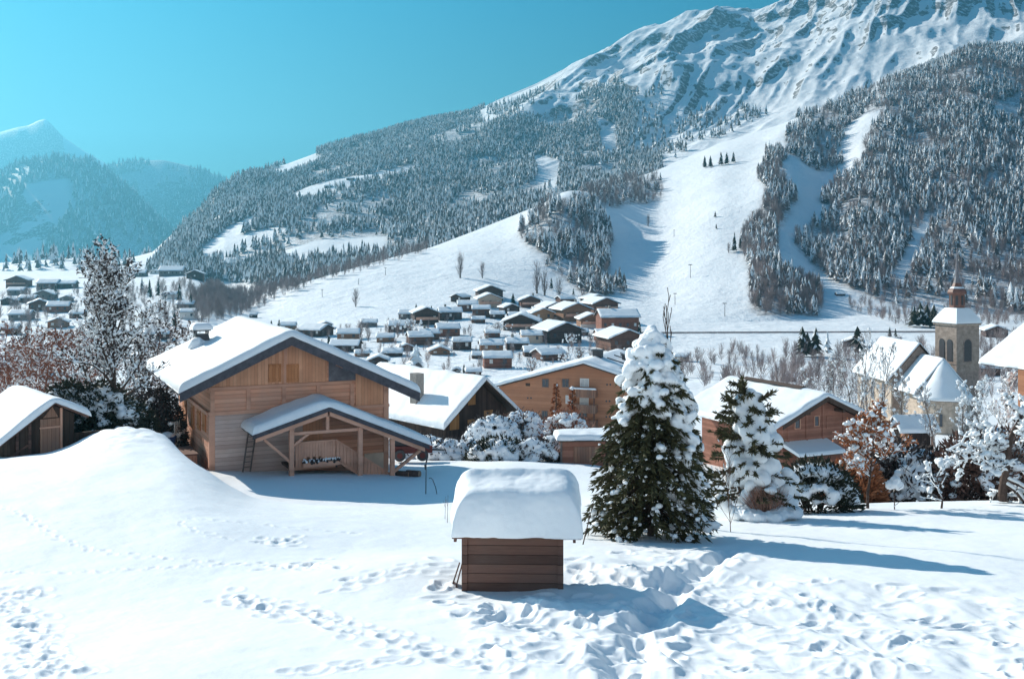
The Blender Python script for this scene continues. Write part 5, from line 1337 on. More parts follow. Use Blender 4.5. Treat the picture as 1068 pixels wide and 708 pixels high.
shb = thing('shrub', 'rounded bare reddish shrub nested in snow before the bent conifer', 'shrub', (p.x, p.y + .35, p.z))
rng = np.random.default_rng(7); n = 260; a = rng.random(n) * 6.28; rr = rng.random(n) ** .5
P = np.stack([.28 * rr * np.cos(a), .22 * rr * np.sin(a), np.zeros(n)], 1); Q = np.stack([.74 * rr * np.cos(a), .55 * rr * np.sin(a), .98 - .42 * rr ** 2], 1) + rng.normal(size=(n, 3)) * .07
V1, F1 = tubes(P, (P + Q) / 2 + [0, 0, .06], np.full(n, .008), np.full(n, .006), 3); V2, F2 = tubes((P + Q) / 2 + [0, 0, .06], Q, np.full(n, .006), np.full(n, .003), 3)
k = rng.integers(0, n, 420); t = .45 + .5 * rng.random((420, 1)); B = P[k] + (Q[k] - P[k]) * t + [0, 0, .05]; E = B + rng.normal(size=(420, 3)) * .09 + [0, 0, .07]
V3, F3 = tubes(B, E, np.full(420, .004), np.full(420, .002), 3)
link('twigs', np_mesh('twigs', np.concatenate([V1, V2, V3]), np.concatenate([F1, F2 + len(V1), F3 + len(V1) + len(V2)]), M['twig_light']), shb)
C, R = [], []
for i in range(60):
    an = rng.random() * 6.28; r_ = .45 + .5 * rng.random(); C.append([r_ * math.cos(an), .75 * r_ * math.sin(an) + .05, .10 + .12 * rng.random() + .35 * (math.sin(an) > .3) * rng.random()]); R.append(np.array([.2, .2, .14]) * (.7 + .7 * rng.random()))
for i in range(14): an = rng.random() * 6.28; C.append([.3 * math.cos(an), .12 + .25 * math.sin(an), .92 + .05 * rng.normal()]); R.append([.16, .15, .07])
fuse('snow_clumps', np.array(C), np.array(R), .04, M['snow'], shb, 7, 1)
p = spot(846, 512, 30)
snow_bush('evergreen_bush', 'low dark evergreen under wide snow lumps next to the bent conifer', 'bush', (at(850, 500, 36).x, 36, ground(at(850, 500, 36).x, 36) + .1), 2.7, 1.4, 1.8, 9, 'needle_dark', .75, 4200, .22, .19, .055, .28, base_dark=.6)
q = at(762, 500, 29.5)
bare_tree('withered_shrub', 'thin withered brown twigs between the spruce and the bent conifer', 'shrub', (q.x, q.y, ground(q.x, q.y)), 2.0, .012, 19, 'twig', .2, nb=(12, 5, 3), lv=2, spread=.4, up=.7, side_len=.6, first=.05)
# rust leaved tree and its neighbours along the garden edge
p = spot(905, 530)
bare_tree('rowan', 'young tree with rusty orange leaves and snow tufts before the brown chalet', 'tree', p, 3.0, .055, 21, 'bark', .55, 'leaf_orange', 4200, .11, 420, .085, nb=(15, 5, 4), lv=3, spread=.72, up=.35, first=.28, side_len=.50)
p = spot(933, 531)
o_ = bare_tree('sapling', 'tiny two stemmed sapling topped with one snowball', 'sapling', p, .85, .02, 4, 'bark', .2, nb=(3, 2), lv=1, spread=.4, first=.05, side_len=.9)
fuse('snow_ball', [(0, 0, .85), (.12, 0, .78), (-.13, .03, .8), (.02, 0, .95)], np.array([[.18, .18, .15]] * 4), .03, M['snow'], o_)
p = spot(982, 530)
o_ = bare_tree('sapling', 'low forked sapling with spread branches and snow pads', 'sapling', p, 1.35, .04, 14, 'bark', .8, nb=(6, 4, 3), lv=2, spread=.85, first=.05, side_len=.8, tipsnow=40, tip_r=.10)
p = spot(1047, 526)
bare_tree('apple_tree', 'gnarled old apple tree heavily loaded with snow at the picture edge', 'tree', (p.x + .2, p.y + .6, p.z), 4.0, .17, 33, 'bark', .9, 'leaf_dark', 2600, .12, 900, .105, nb=(10, 6, 5, 3), lv=3, spread=.95, up=.10, first=.12, side_len=.62, wander=.28, lift=2.2)
for i, (u, v, d, w_, hgt, lab, tw_, cov, sd) in enumerate((
        (945, 512, 46, 4.2, 1.9, 'big snow-buried hedge mound behind the forked sapling', 'leaf_dark', .40, 3),
        (890, 505, 44, 2.2, 1.1, 'russet leaved bush behind the rust coloured tree', 'leaf_orange', .22, 4),
        (1010, 505, 45, 3.0, 2.1, 'grey twiggy bush covered in snow puffs beside the apple tree', 'twig', .35, 5),
        (975, 480, 56, 3.4, 1.5, 'snow padded bush below the little open hut', 'leaf_dark', .42, 6),
        (925, 482, 58, 3.0, 1.4, 'snowy shrub between the brown chalet corner and the little open hut', 'twig', .40, 8),
        (1045, 470, 52, 4.0, 3.0, 'tall tangled snowy shrub in front of the edge house', 'twig', .35, 12))):
    q = at(u, v, d); snow_bush('bush', lab, 'bush', (q.x, d, ground(q.x, d)), w_, hgt + .6, w_ * .7, 60 + sd, tw_, cov, 4200, .32, .20, .07, .36, base_dark=.6)
# straw mound by the apple tree
q = spot(1030, 512, 30)
sm = thing('haystack', 'small heap of dry straw under snow behind the apple trunk', 'haystack', (q.x, q.y + .5, q.z - .1)); fuse('straw', [(0, 0, .3), (.4, .1, .25), (-.4, 0, .2)], np.array([[.6, .5, .5]] * 3), .06, M['straw'], sm); fuse('snow_top', [(0, .1, .75), (.4, .1, .65), (-.4, .1, .6)], np.array([[.45, .4, .14]] * 3), .05, M['snow'], sm)
# shrub row in the middle ground
for i, (u, d, w_, hgt, lab, tw_, cov, hl) in enumerate((
        (432, 66, 5.2, 1.3, 'long low snow-covered hedge beside the end of the porch', 'leaf_dark', .75, .12),
        (475, 64, 4.0, 1.15, 'rounded snow-covered bush in the hedge row before the dark chalet', 'leaf_dark', .7, .15),
        (520, 62, 3.4, 1.25, 'dark leaved low hedge with patches of snow in the hedge row', 'needle_dark', .33, .42),
        (556, 62, 2.8, 1.2, 'snow-buried end of the hedge row next to the log shelter', 'leaf_dark', .75, .12),
        (585, 64, 3.4, 1.5, 'smooth snow heap over a bush beside the log shelter', 'leaf_dark', .85, .05),
        (514, 84, 4.4, 2.5, 'snow-topped thicket under the dark chalet corner', 'leaf_dark', .75, .2),
        (545, 86, 5.4, 2.8, 'wide brown thicket streaked with snow before the apartment chalet', 'twig', .5, .33),
        (591, 84, 4.2, 2.9, 'dome of drooping reddish twigs with a snow cap under the balconies', 'twig_red', .28, .42),
        (636, 80, 3.6, 1.9, 'snowy bush at the foot of the apartment chalet behind the spruce', 'twig', .5, .3),
        (600, 74, 4.6, 1.0, 'low flat snowy hedge behind the log shelter', 'leaf_dark', .8, .1))):
    q = at(u, 460, d); snow_bush('bush', lab, 'bush', (q.x, d, ground(q.x, d) - .1), w_, hgt, w_ * .6, 80 + i, tw_, cov * 1.25, 1500, .3, .21, .07, hl * .85, base_dark=.5)
for u, lab in ((580, 'slim young conifer left standing before the apartment balconies'), (597, 'second slim young conifer, under the balcony post')):
    q = at(u, 450, 88); conifer_near('young_conifer', lab, 'tree', (q.x, 88, ground(q.x, 88)), 5.2 if u < 590 else 4.8, .8, u, 120, 22, 'leaf_orange', lambda t, az, r: np.full(t.shape, .12), .8, .35, .09, lump=(.1, .2))
# small snowy plants along the chalet wall
for u, v, lab in ((213, 484, 'little snow-capped plant at the chalet corner'), (228, 486, 'upright snow-dotted plant by the log wall'), (236, 489, 'snow-dotted plant nearest the ladder foot')):
    q = spot(u, v); o_ = thing('garden_plant', lab, 'plant', q); m = MB()
    for i in range(6): a = i * 1.05; m.tube((0, 0, -.1), (.16 * math.cos(a), .16 * math.sin(a), .42), .012, .006, 5)
    m.build('stem', M['twig'], o_); fuse('snow_clumps', [(.16 * math.cos(a), .16 * math.sin(a), .40 + .1 * math.sin(3 * a)) for a in (0, 1.2, 2.4, 3.6, 5)] + [(0, 0, .55)], np.array([[.10, .10, .09]] * 6), .03, M['snow'], o_)
# the left garden: tall dark tree with seed tufts, evergreen mounds, bushes
q = at(122, 440, 47)
bare_tree('tall_tree', 'tall bare tree with dark seed tufts and snow flecks, standing above the barn hedge', 'tree', (q.x, q.y, ground(q.x, q.y)), 7.7, .15, 52, 'bark', .40, 'leaf_dark', 2300, .15, 1500, .06, nb=(22, 7, 5), lv=3, spread=.62, up=.55, first=.16, side_len=.36, lean=(.0, 0), min_r=.012)
for i, (u, d, w_, hgt, lab, tw_, cov, hl) in enumerate((
        (70, 46.5, 2.6, 2.6, 'dark evergreen with hanging snow pads next to the barn roof', 'needle_dark', .35, .40),
        (103, 47, 3.6, 2.5, 'broad evergreen mound loaded with white snow tongues below the tall tree', 'needle_dark', .42, .38),
        (130, 49, 2.8, 2.2, 'dark evergreen shoulder with snow tongues at the crest of the snow slope', 'needle_dark', .36, .42),
        (162, 55, 2.8, 3.0, 'dark bushy evergreen dusted with snow beside the chalet eaves', 'leaf_dark', .14, .50),
        (148, 56, 2.4, 1.6, 'snow flecked shrub before the board fence', 'twig', .35, .40))):
    q = at(u, 440, d); snow_bush('evergreen_bush', lab, 'bush', (q.x, d, ground(q.x, d) - .1), w_, hgt, w_ * .75, 100 + i, tw_, cov, 6500, .26, .17, .06, hl, twigs_up=False, base_dark=.8)
for i, (u, d, H_, lab) in enumerate(((8, 60, 5.2, 'russet twiggy shrub in front of the rust red shed'), (38, 58, 5.6, 'dense russet bush above the barn roof'), (62, 64, 6.2, 'purple brown bush flecked with snow behind the dark evergreen'), (88, 70, 6.5, 'brown twiggy tree beside the trunk of the tall tree'), (22, 76, 6.6, 'thin brown tree with snowy twigs among the valley gardens'), (152, 66, 7.2, 'bushy snow-laced tree behind the chalet eaves'), (172, 74, 6.0, 'grey snow-laced tree peeping over the chalet roof edge'), (-8, 66, 6.0, 'russet tree cut by the picture edge'), (110, 80, 7.0, 'grey brown tree tangled with snow behind the tall tree'), (52, 90, 7.0, 'loose grey tree with frosted twigs in the valley gardens'), (135, 95, 8.0, 'frosted grey tree above the evergreen mound'))):
    q = at(u, 440, d); bare_tree('snowy_tree', lab, 'tree', (q.x, d, ground(q.x, d)), H_, .09, 200 + i, 'twig_red' if i in (0, 1, 7) else 'twig' if i < 6 else 'bark_light', .28, 'twig_red' if i < 4 or i == 7 else 'leaf_dark', 1500, .16, 230, .09, nb=(14, 6, 4), lv=3, spread=.75, up=.35, first=.08, side_len=.55, min_r=.012, group='trees of the valley gardens')
# trees by the church
for i, (u, d, vt, lab) in enumerate(((905, 118, 352, 'tall bare poplar-like tree standing before the church nave'), (884, 124, 372, 'bare tree at the near end of the church roof'), (918, 130, 362, 'thin bare tree against the church roof slope'), (872, 130, 378, 'bare grey tree on the meadow side of the church'), (942, 120, 392, 'small bare tree at the foot of the choir'), (1000, 118, 402, 'snow flecked tree in front of the bell tower'), (978, 112, 408, 'young bare tree against the apse wall'), (1020, 112, 402, 'snowy round tree between the bell tower and the edge house'), (893, 112, 395, 'twiggy tree over the corner of the brown chalet'), (858, 128, 388, 'bare twiggy tree in the thicket beyond the brown chalet'), (1050, 88, 396, 'snowy bare tree hanging before the edge house roof'))):
    q = at(u, 440, d); g_ = ground(q.x, d); H_ = CZ + (V0 - vt) / F * d - g_
    bare_tree('bare_tree', lab, 'tree', (q.x, d, g_), H_, .10, 300 + i, 'bark_light', .45, None, 0, .1, 200 if i in (5, 7, 10) else 50, .16, nb=(14, 5, 4), lv=3, spread=.5, up=.6, first=.22, side_len=.30, min_r=.016, group='bare trees around the church')
# ================================================================== distant trees and woods
def tree_shape(seed, tiers=4, n=8, snow=.42, slim=.20, skirt=.12):
    """unit-height conifer: jagged tiers; material 0 dark, 1 snow"""
    rng = np.random.default_rng(seed); V = []; Fc = []; mi = []
    for t in range(tiers):
        z0 = skirt + (1 - skirt) * t / tiers * .92; z1 = min(1.0, z0 + (1 - skirt) / tiers * 1.75); r_ = slim * (1 - t / tiers) ** .85 + .018
        b = len(V); V.append((rng.normal() * .006, rng.normal() * .006, z1)); ph = rng.random() * 6
        for i in range(n):
            a = ph + 2 * math.pi * i / n; rr = r_ * ((1.12 if i % 2 else .62) + .2 * rng.normal() * .6); V.append((rr * math.cos(a), rr * math.sin(a), z0 - (.03 if i % 2 else -.03)))
        for i in range(n): Fc.append((b, b + 1 + i, b + 1 + (i + 1) % n)); mi.append(1 if rng.random() < snow * (.65 + .7 * t / tiers) else 0)
    return np.array(V), np.array(Fc), np.array(mi)
def bare_shape(seed, n=46):
    rng = np.random.default_rng(seed); P, Q = [], []
    P.append([0, 0, 0]); Q.append([0, 0, .8])
    for i in range(n):
        z = .06 + .62 * rng.random() ** 1.2; a = rng.random() * 6.28; l = (.05 + .22 * rng.random()) * (1.15 - z); o_ = .10 * rng.random() * (i > 4)
        p0 = [o_ * math.cos(a), o_ * math.sin(a), z]; q0 = [p0[0] + l * math.cos(a), p0[1] + l * math.sin(a), min(1.0, z + .16 + .34 * rng.random())]
        P.append(p0); Q.append(q0)
        if rng.random() < .6: t = .5; m0 = [(p0[j] + q0[j]) / 2 for j in range(3)]; P.append(m0); Q.append([m0[0] + .10 * rng.normal(), m0[1] + .10 * rng.normal(), m0[2] + .08 + .12 * rng.random()])
    P = np.array(P); Q = np.array(Q); k = len(P)
    V, Fc = tubes(P, Q, np.full(k, .0065), np.full(k, .003), 3)
    return V, Fc, np.array([0] * len(Fc))

SHAPES = [tree_shape(i, 7, 9, .24 + .07 * i, .15 + .008 * (i * 5 % 8)) for i in range(9)]
SH_LOW = [tree_shape(50 + i, 4, 6, .28 + .075 * i, .15 + .01 * (i * 3 % 6)) for i in range(7)]
SH_HAZE = [tree_shape(80 + i, 2, 5, .25, .22) for i in range(5)]
SH_BARE = [bare_shape(i) for i in range(5)]

def pick(i0, i1, mask, n, seed, gate=None, jitter=True):
    rng = np.random.default_rng(seed); rr = np.arange(i0, i1 - 1)
    A = (TX[i0:i1 - 1, 1:] - TX[i0:i1 - 1, :-1]) * (TD[i0 + 1:i1, :-1] - TD[i0:i1 - 1, :-1])
    w_ = A * mask[i0:i1 - 1, :-1]
    if gate is not None: w_ = w_ * gate[i0:i1 - 1, :-1]
    w_ = w_.ravel(); c = np.cumsum(w_); k = np.searchsorted(c, rng.random(n) * c[-1]); i = k // (NC - 1) + i0; j = k % (NC - 1)
    a, b = rng.random(n), rng.random(n)
    def bl(T): return T[i, j] * (1 - a) * (1 - b) + T[i, j + 1] * (1 - a) * b + T[i + 1, j] * a * (1 - b) + T[i + 1, j + 1] * a * b
    return np.stack([bl(TX), bl(TD), bl(TZ)], 1)

def wood(name, pts, hts, shapes, mats, seed, kind='stuff'):
    rng = np.random.default_rng(seed); which = rng.integers(0, len(shapes), len(pts)); Vs, Fs, Ms = [], [], []; base = 0
    for s, (V, Fc, mi) in enumerate(shapes):
        k = np.nonzero(which == s)[0]
        if not len(k): continue
        a = rng.random(len(k)) * 6.28; c, sn = np.cos(a)[:, None], np.sin(a)[:, None]; hh = hts[k][:, None]; sq = (.8 + .45 * rng.random(len(k)))[:, None]
        X = (V[None, :, 0] * c - V[None, :, 1] * sn) * hh * sq + pts[k, 0:1]; Y = (V[None, :, 0] * sn + V[None, :, 1] * c) * hh * sq + pts[k, 1:2]; Z = V[None, :, 2] * hh + pts[k, 2:3] - .03 * hh
        Vs.append(np.stack([X, Y, Z], -1).reshape(-1, 3)); Fs.append((Fc[None] + (np.arange(len(k)) * len(V))[:, None, None]).reshape(-1, Fc.shape[1]) + base); Ms.append(np.tile(mi, len(k))); base += len(k) * len(V)
    o = link(name, np_mesh(name, np.concatenate(Vs), np.concatenate(Fs), mats, np.concatenate(Ms)))
    return tag(o, None, None, None, kind)

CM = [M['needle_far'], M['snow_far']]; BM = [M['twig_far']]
iF0 = int(np.nonzero(TK == iF)[0][0]); iB0 = int(np.nonzero(TK == iB)[0][0]); iB1 = int(np.nonzero(TK == iB + 1)[0][0]); iR0 = int(np.nonzero(TK == iR)[0][0]); iR1 = int(np.nonzero(TK == iR + 1)[0][0])
gap = (noise2(TX / 28, TD / 40, 91) * .6 + noise2(TX / 9, TD / 12, 92) * .4)
PIECES = {}
def spur_mask(nm):
    m = poly_in(UU + EN, PV + EN2, WOOD_SPUR[nm]).astype(float); m *= ~poly_in(UU, PV, GULLY); m *= ~poly_in(UU, PV, LANE); return m
rngf = np.random.default_rng(5)
BIG = {}
for nm, n, h0, h1, nbare in (('knoll', 560, 6, 11, 160), ('shelf', 200, 5, 8, 200), ('strip', 620, 5, 10, 560), ('band', 900, 6, 11, 300), ('right', 6400, 6, 11, 3600)):
    mk = spur_mask(nm); pts = pick(iF0, iB0, mk, n, 500 + n, np.clip((gap - .40) * 7, .02, 1)); hts = h0 * .8 + (h1 * 1.12 - h0 * .8) * rngf.random(n) ** 1.3
    order = np.argsort(-(hts / pts[:, 1])); top = order[:{'knoll': 60, 'shelf': 10, 'strip': 60, 'band': 10, 'right': 90}[nm]]; rest = order[len(top):]
    BIG[nm] = (pts[top], hts[top])
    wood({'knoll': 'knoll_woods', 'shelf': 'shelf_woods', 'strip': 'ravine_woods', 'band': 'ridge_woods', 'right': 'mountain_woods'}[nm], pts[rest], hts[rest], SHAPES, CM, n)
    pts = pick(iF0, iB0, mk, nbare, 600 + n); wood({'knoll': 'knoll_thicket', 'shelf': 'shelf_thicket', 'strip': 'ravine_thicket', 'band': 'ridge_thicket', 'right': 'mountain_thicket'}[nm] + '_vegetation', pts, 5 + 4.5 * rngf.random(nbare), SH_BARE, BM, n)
# single forest trees: those of the woods that show largest
WL = {'knoll': ('snow-dusted conifer of the wood that covers the knoll above the village', 'conifers of the knoll wood'), 'shelf': ('small conifer of the wooded shelf above the knoll', 'conifers of the wooded shelf'),
      'strip': ('snow-dusted conifer of the dark wood lining the ravine', 'conifers of the ravine wood'), 'band': ('conifer of the wood along the high ridge below the summit', 'conifers of the ridge wood'),
      'right': ('snow-dusted conifer of the steep forest above the church', 'conifers of the steep forest')}
PROTO = []
for s, (V, Fc, mi) in enumerate(SHAPES):
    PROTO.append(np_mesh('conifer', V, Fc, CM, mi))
DARK = [np_mesh('conifer', *tree_shape(300 + i, 8, 10, .10, .19)[:2], [M['needle_dark'], M['snow_far']], tree_shape(300 + i, 8, 10, .10, .19)[2]) for i in range(3)]
def far_conifer(x, y, z, hh, label, group=None, fat=1.0, dark=False):
    o = link('conifer', DARK[random.randrange(3)] if dark else PROTO[random.randrange(len(PROTO))]); o.location = (x, y, z - .03 * hh); o.scale = (hh * fat, hh * fat, hh); o.rotation_euler = (0, 0, random.random() * 6.28)
    return tag(o, label, 'conifer', group)
for nm, (pts, hts) in BIG.items():
    for p, hh in zip(pts, hts): far_conifer(p[0], p[1], p[2], hh, *WL[nm])
# middle mountain forest
mk = np.zeros((NR, NC)); r = seg(iB + 1, iR); m_ = poly_in(UU[r], PV[r], WOOD_MID['mid'])
for pl in CLEAR_MID: m_ &= ~poly_in(UU[r], PV[r], pl)
mk[r] = m_
g2 = noise2(TX / 90, TD / 130, 95) * .6 + noise2(TX / 25, TD / 40, 96) * .4
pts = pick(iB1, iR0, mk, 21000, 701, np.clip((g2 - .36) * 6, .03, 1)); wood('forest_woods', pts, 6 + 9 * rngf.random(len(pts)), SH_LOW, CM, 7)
# a few straggling trees and rocks' scrub higher up
hi_ = np.zeros((NR, NC)); hi_[r] = poly_in(UU[r], PV[r], [(640, 95), (690, 90), (760, 110), (800, 120), (720, 160), (690, 170), (650, 160)]) | poly_in(UU[r], PV[r], [(490, 117), (600, 88), (650, 86), (640, 104), (520, 124)])
pts = pick(iB1, iR0, hi_, 520, 702, np.clip((g2 - .5) * 8, 0, 1)); wood('upper_woods', pts, 9 + 8 * rngf.random(len(pts)), SH_LOW, CM, 8)
# hazy side of the valley
mk = np.zeros((NR, NC)); r = seg(iR + 2, iR + 6); mk[r] = (~poly_in(UU[r], PV[r], CLEAR_E)) & (UU[r] < 330) & (UU[r] > -330)
g3 = noise2(TX / 160, TD / 260, 97)
pts = pick(int(np.nonzero(TK == iR + 2)[0][0]), int(np.nonzero(TK == iR + 5)[0][-1]), mk, 11000, 703, np.clip((g3 - .22) * 6, .05, 1)); wood('hazy_woods', pts, 26 + 16 * rngf.random(len(pts)), SH_HAZE, CM, 9)
mk = (UU < 172) & (UU > -300) & (TD > 1050) & (TD < 3450)
pts = pick(iB1, int(np.nonzero(TK == iR + 2)[0][0]) + 20, mk.astype(float), 2600, 705, np.clip((noise2(TX / 60, TD / 120, 98) - .38) * 6, .02, 1)); wood('valley_woods', pts, 9 + 11 * rngf.random(len(pts)), SH_LOW, CM, 12)
# bare tree belt along the far side of the meadow
belt = [(196, 318), (225, 300), (262, 288), (330, 280), (398, 268), (440, 255), (446, 262), (400, 278), (345, 292), (300, 308), (262, 326), (232, 336), (200, 338)]
mk = poly_in(UU, PV, belt) * (TD > 250) * (TD < 900)
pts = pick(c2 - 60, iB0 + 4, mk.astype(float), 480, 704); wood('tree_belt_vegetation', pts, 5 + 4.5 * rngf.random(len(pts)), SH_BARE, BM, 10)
# brushwood between the church, the brown chalet and the field
for nm, poly, n, h0, h1, sd in (('roadside_undergrowth', [(700, 396), (760, 372), (960, 362), (1068, 352), (1068, 420), (900, 420), (760, 412)], 330, 2.2, 6.5, 1), ('valley_undergrowth', [(-40, 305), (60, 306), (200, 296), (230, 330), (200, 366), (-40, 400)], 420, 3, 7, 2), ('village_undergrowth', [(290, 352), (400, 338), (440, 328), (560, 340), (660, 345), (690, 380), (600, 385), (430, 392), (330, 372)], 240, 1.6, 4.5, 3), ('field_undergrowth', [(880, 318), (1068, 318), (1068, 340), (960, 345), (880, 326)], 160, 3, 6, 4)):
    mk = poly_in(UU, PV, poly) * (TD > 105) * (TD < 1000)
    pts = pick(c1 - 70, iB0, mk.astype(float), n, 800 + sd); wood(nm, pts, h0 + (h1 - h0) * rngf.random(len(pts)), SH_BARE, [M['twig_far']], 20 + sd)
# trees one can pick out
for (u, v, px, fat, lab) in ((837, 372, 33, 1.5, 'darkest of three spruces standing close in the field beyond the thicket'), (842.5, 372, 27, 1.5, 'middle spruce of the three standing close in the field'), (851, 372, 32, 1.5, 'eastern spruce of the three standing close in the field'), (863, 370, 26, 1.2, 'pale snowy spruce standing apart beside the three dark spruces'), (894.5, 370, 31, 1.8, 'broad dark spruce behind the church roof'),
        (953, 341, 24, 1.6, 'western conifer of the dark clump in the field beside the bell tower'), (960, 341, 27, 1.6, 'tallest conifer of the dark clump in the field'), (967, 341, 25, 1.6, 'third conifer in the dark field clump'), (974, 342, 26, 1.6, 'conifer of the dark clump nearest the bell tower'), (928, 352, 12, 1.1, 'small conifer peeping over the nave ridge'), (934, 352, 10, 1.1, 'smaller twin conifer over the nave ridge'),
        (434, 388, 30, 2.6, 'fat round snowy spruce at the village edge behind the long white roof'), (283, 350, 17, 1.2, 'dark small conifer by the road behind the chalet ridge'), (291, 350, 18, 1.2, 'taller dark conifer by the road behind the chalet ridge'), (343, 362, 14, 1.2, 'conifer between the weathered barn and the carport'),
        (434, 326, 10, 1.2, 'little conifer on the meadow above the tall dark gable'), (450, 326, 8, 1.2, 'smaller conifer near the tall dark gable'), (535, 318, 13, 1.4, 'lone spruce on the upper village edge'), (626, 318, 9, 1.2, 'small conifer behind the uppermost dark chalet'), (484, 390, 11, 1.2, 'little conifer near the tiny gabled shed'), (667, 350, 16, 1.0, 'conifer at the east end of the long russet block'), (595, 322, 8, 1.1, 'small conifer beside the tall brown barn'),
        (766, 263, 22, .8, 'taller of two dark spruces on the ski slope'), (772, 260, 14, .9, 'shorter of two dark spruces on the ski slope'), (746, 227, 7, 1.2, 'tiny conifer high on the ski slope'), (747, 239, 6, 1.1, 'tiny conifer beneath the highest one on the ski slope'), (735, 176, 14, 1.1, 'first conifer of the hilltop clump above the ski slope'), (741, 175, 13, 1.2, 'second conifer of the hilltop clump'), (752, 173, 15, 1.1, 'third and tallest conifer of the hilltop clump'), (758, 172, 14, 1.2, 'fourth conifer of the hilltop clump'), (765, 170, 12, 1.2, 'last conifer of the hilltop clump'),
        (575, 302, 13, 1.0, 'conifer at the foot of the knoll wood by the birches'), (598, 308, 8, 1.1, 'low conifer just under the knoll wood'),
        (43, 312, 16, .9, 'dark slim conifer among the valley houses'), (58, 306, 12, .9, 'short conifer among the valley houses'), (156, 312, 22, .8, 'slim conifer just beyond the tall tree crown'), (165, 310, 20, .8, 'second slim conifer beyond the tall tree crown'), (187, 318, 24, .8, 'tall slim conifer in front of the sunny terrace'), (199, 322, 18, .8, 'shorter slim conifer by the sunny terrace'), (148, 304, 16, .9, 'conifer below the long pale terrace roof'), (182, 342, 20, .9, 'dark conifer near the white house of the tree belt')):
    p = spot(u, v, 100); far_conifer(p.x, p.y, p.z, px * p.y / F, lab, None, fat, 'pale' not in lab and 'snowy' not in lab)
def far_bush(u, v, px, wide, lab, seed, mat='twig_far', snow=False):
    p = spot(u, v, 90); hh = px * p.y / F
    o = thing('bare_tree', lab, 'tree', p); V, Fc, _ = bare_shape(seed, 60); V = V * [wide, wide, 1] * hh; link('crown', np_mesh('crown', V, Fc, M[mat]), o)
    MB().tube((0, 0, -.3), (0, 0, hh * .5), .035 * hh, .015 * hh, 6).build('trunk', M['bark_light'], o)
    if snow:
        r_ = np.random.default_rng(seed); C = np.stack([r_.normal(size=40) * .24 * wide * hh, r_.normal(size=40) * .24 * wide * hh, (.35 + .5 * r_.random(40)) * hh], 1); V, Fc = blobs(C, np.array([[.06 * hh] * 3] * 40), 1, .2, seed); link('snow_clumps', np_mesh('snow_clumps', V, Fc, M['snow_far'], None, True), o)
for a in ((371, 320, 20, 1.0, 'lone leafless tree in the middle of the snowy meadow', 1), (480, 290, 28, .8, 'tall bare tree at the shaded bank of the upper meadow', 2), (503, 290, 18, .9, 'smaller bare tree beside it on the upper meadow bank', 3), (560, 306, 34, .7, 'thin birch at the western foot of the knoll', 4), (568, 308, 30, .7, 'second thin birch at the western foot of the knoll', 5), (583, 312, 24, .8, 'bushy birch under the knoll wood', 6), (608, 316, 16, 1.2, 'low bare bush under the knoll wood edge', 7),
          (428, 352, 22, 1.3, 'large round frosted bush beside the tall dark gable', 8, 'twig_far', True), (519, 349, 14, 1.8, 'wide frosted bush in mid village', 9, 'twig_far', True), (596, 362, 16, 1.3, 'snowy tree leaning on the steep dark chalet', 10, 'twig_far', True), (604, 378, 18, 1.4, 'frosted bush behind the apartment chimney', 11, 'twig', True), (655, 378, 16, 1.5, 'snow flecked shrub before the broad brown gable', 12, 'twig', True), (668, 376, 18, 1.3, 'taller snow flecked shrub near the spruce tip', 13, 'twig', True), (727, 378, 17, 1.1, 'round bare tree in the field beside the pale house', 14), (761, 379, 16, 1.1, 'bare bush in the field by the frozen brook', 15), (745, 380, 12, 1.2, 'small bare bush in the field', 16), (555, 392, 22, 1.4, 'frosted tree beside the red house', 17, 'twig_far', True), (590, 384, 18, 1.5, 'frosted shrub over the apartment roof', 18, 'twig_far', True),
          (640, 298, 14, .9, 'bare shrub at the shaded foot of the knoll', 19), (676, 236, 13, .9, 'bare sapling in the shaded bowl', 20), (760, 264, 12, .8, 'bare bush beside the two spruces on the ski slope', 21), (415, 352, 16, 1.2, 'grey bush behind the white fence at the village west end', 22), (376, 352, 20, 1.2, 'bushy grey tree behind the carport', 23), (384, 356, 14, 1.2, 'lower grey tree behind the carport', 24)):
    far_bush(*a)
# ski lift masts
for i, (u, v, px, lab) in enumerate(((336, 310, 8, 'lowest thin lift mast on the snowy meadow'), (374, 297, 6, 'thin lift mast above the lone leafless tree'), (402, 287, 8, 'upper lift mast on the meadow crest'), (703, 247, 7, 'small cable mast in the shaded bowl of the ski slope'), (720, 290, 14, 'thin tall mast at the edge of the shaded bowl'), (704, 318, 12, 'thin mast low on the ski slope'), (756, 330, 14, 'slim mast on the sunny side of the ski slope'))):
    p = spot(u, v, 200); hh = px * p.y / F; o = thing('lift_mast', lab, 'mast', p, .3, 'ski lift masts')
    MB().tube((0, 0, -.5), (0, 0, hh), .16, .10, 8).build('pole', M['metal'], o); MB().box(-hh * .16, hh * .16, -.08, .08, hh * .94, hh).build('crossarm', M['metal'], o)
# fence and snow-edged road at the foot of the slope
m = MB(); last = None
for u in range(640, 1000, 4):
    p = spot(u, 348 - (u - 640) * .004, 200)
    if last is not None: m.bar(last + Vector((0, 0, .35)), p + Vector((0, 0, .35)), .5, .5)
    last = p
tag(m.build('road_bank', M['twig_far']), None, None, None, 'structure')
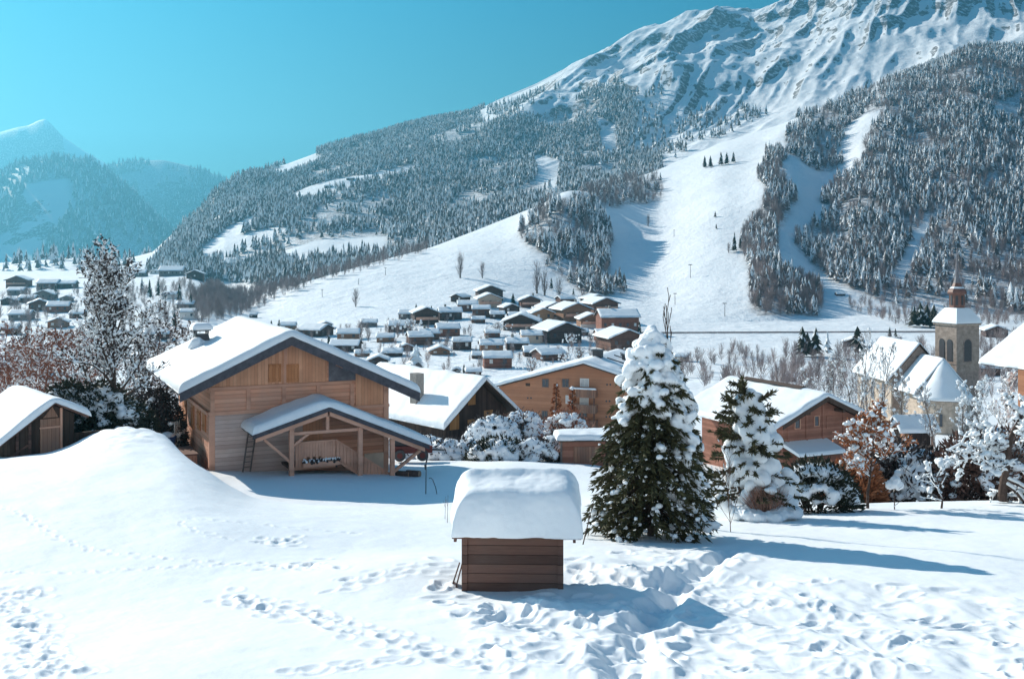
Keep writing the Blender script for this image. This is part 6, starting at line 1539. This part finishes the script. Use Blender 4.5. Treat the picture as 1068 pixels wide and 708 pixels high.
# ------------------------------------------------------------------ air, sky, sun, camera
hz = MB().box(-5200, 4200, -620, 7400, -160, 860).build('haze', None)
hz.data.materials.clear()
k = NT('haze_air'); k.n.remove(k.bsdf)
pv = k.node('ShaderNodeVolumePrincipled'); pv.inputs['Color'].default_value = (.15, .54, .76, 1); pv.inputs['Density'].default_value = HAZE
pv.inputs['Anisotropy'].default_value = .5
out = [n for n in k.n if n.type == 'OUTPUT_MATERIAL'][0]; k.link(pv.outputs[0], out.inputs['Volume'])
hz.data.materials.append(k.m); tag(hz, None, None, None, 'stuff')

w = bpy.data.worlds.new('World'); scene.world = w; w.use_nodes = True
nt = w.node_tree; bg = nt.nodes['Background']
sky = nt.nodes.new('ShaderNodeTexSky'); sky.sky_type = 'NISHITA'; sky.sun_disc = False
sky.sun_elevation = math.radians(28); sky.sun_rotation = math.radians(SKYROT); sky.altitude = 1200
sky.air_density = 1.0; sky.dust_density = .6; sky.ozone_density = 1.6
# clear alpine sky, tinted by elevation; unseen zenith lifted to fill the shadows
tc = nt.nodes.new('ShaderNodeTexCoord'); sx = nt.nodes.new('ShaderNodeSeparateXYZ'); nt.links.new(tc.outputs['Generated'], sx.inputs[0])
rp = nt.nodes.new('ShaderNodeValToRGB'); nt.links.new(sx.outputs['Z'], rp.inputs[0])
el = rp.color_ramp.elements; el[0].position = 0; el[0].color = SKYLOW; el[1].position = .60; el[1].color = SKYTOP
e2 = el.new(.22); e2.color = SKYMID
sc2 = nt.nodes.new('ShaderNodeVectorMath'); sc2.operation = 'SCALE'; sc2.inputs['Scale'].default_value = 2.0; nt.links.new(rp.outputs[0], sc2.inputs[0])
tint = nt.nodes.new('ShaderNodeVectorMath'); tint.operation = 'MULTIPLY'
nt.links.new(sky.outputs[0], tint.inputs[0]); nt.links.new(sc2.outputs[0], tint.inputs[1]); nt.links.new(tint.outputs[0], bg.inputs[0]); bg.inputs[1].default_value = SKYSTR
ld = bpy.data.lights.new('sun', 'SUN'); ld.energy = SUNSTR; ld.angle = math.radians(.5); ld.color = (1, .93, .83)
lo = bpy.data.objects.new('sun', ld); COL.objects.link(lo); lo.rotation_euler = SUN.to_track_quat('Z', 'Y').to_euler()
lo.location = (-60, 60, 120)
cd = bpy.data.cameras.new('camera'); cam = bpy.data.objects.new('camera', cd); COL.objects.link(cam)
cam.location = (0, 0, CZ); cam.rotation_euler = (math.pi / 2, 0, 0)
cd.sensor_width = 36; cd.lens = F / 1068 * 36; cd.shift_y = -(354 - V0) / 1068
cd.clip_start = .1; cd.clip_end = 30000
scene.camera = cam
vs = scene.view_settings; vs.view_transform = 'Standard'; vs.look = 'None'; vs.exposure = EXPO; vs.gamma = 1; vs.use_curve_mapping = False
cy = scene.cycles
cy.use_denoising = True
try:
    cy.denoiser = 'OPENIMAGEDENOISE'; cy.denoising_input_passes = 'RGB_ALBEDO_NORMAL'
except Exception: pass
cy.max_bounces = 6; cy.diffuse_bounces = 3; cy.volume_bounces = 0; cy.use_adaptive_sampling = True; cy.adaptive_threshold = .01
cy.sample_clamp_indirect = 6
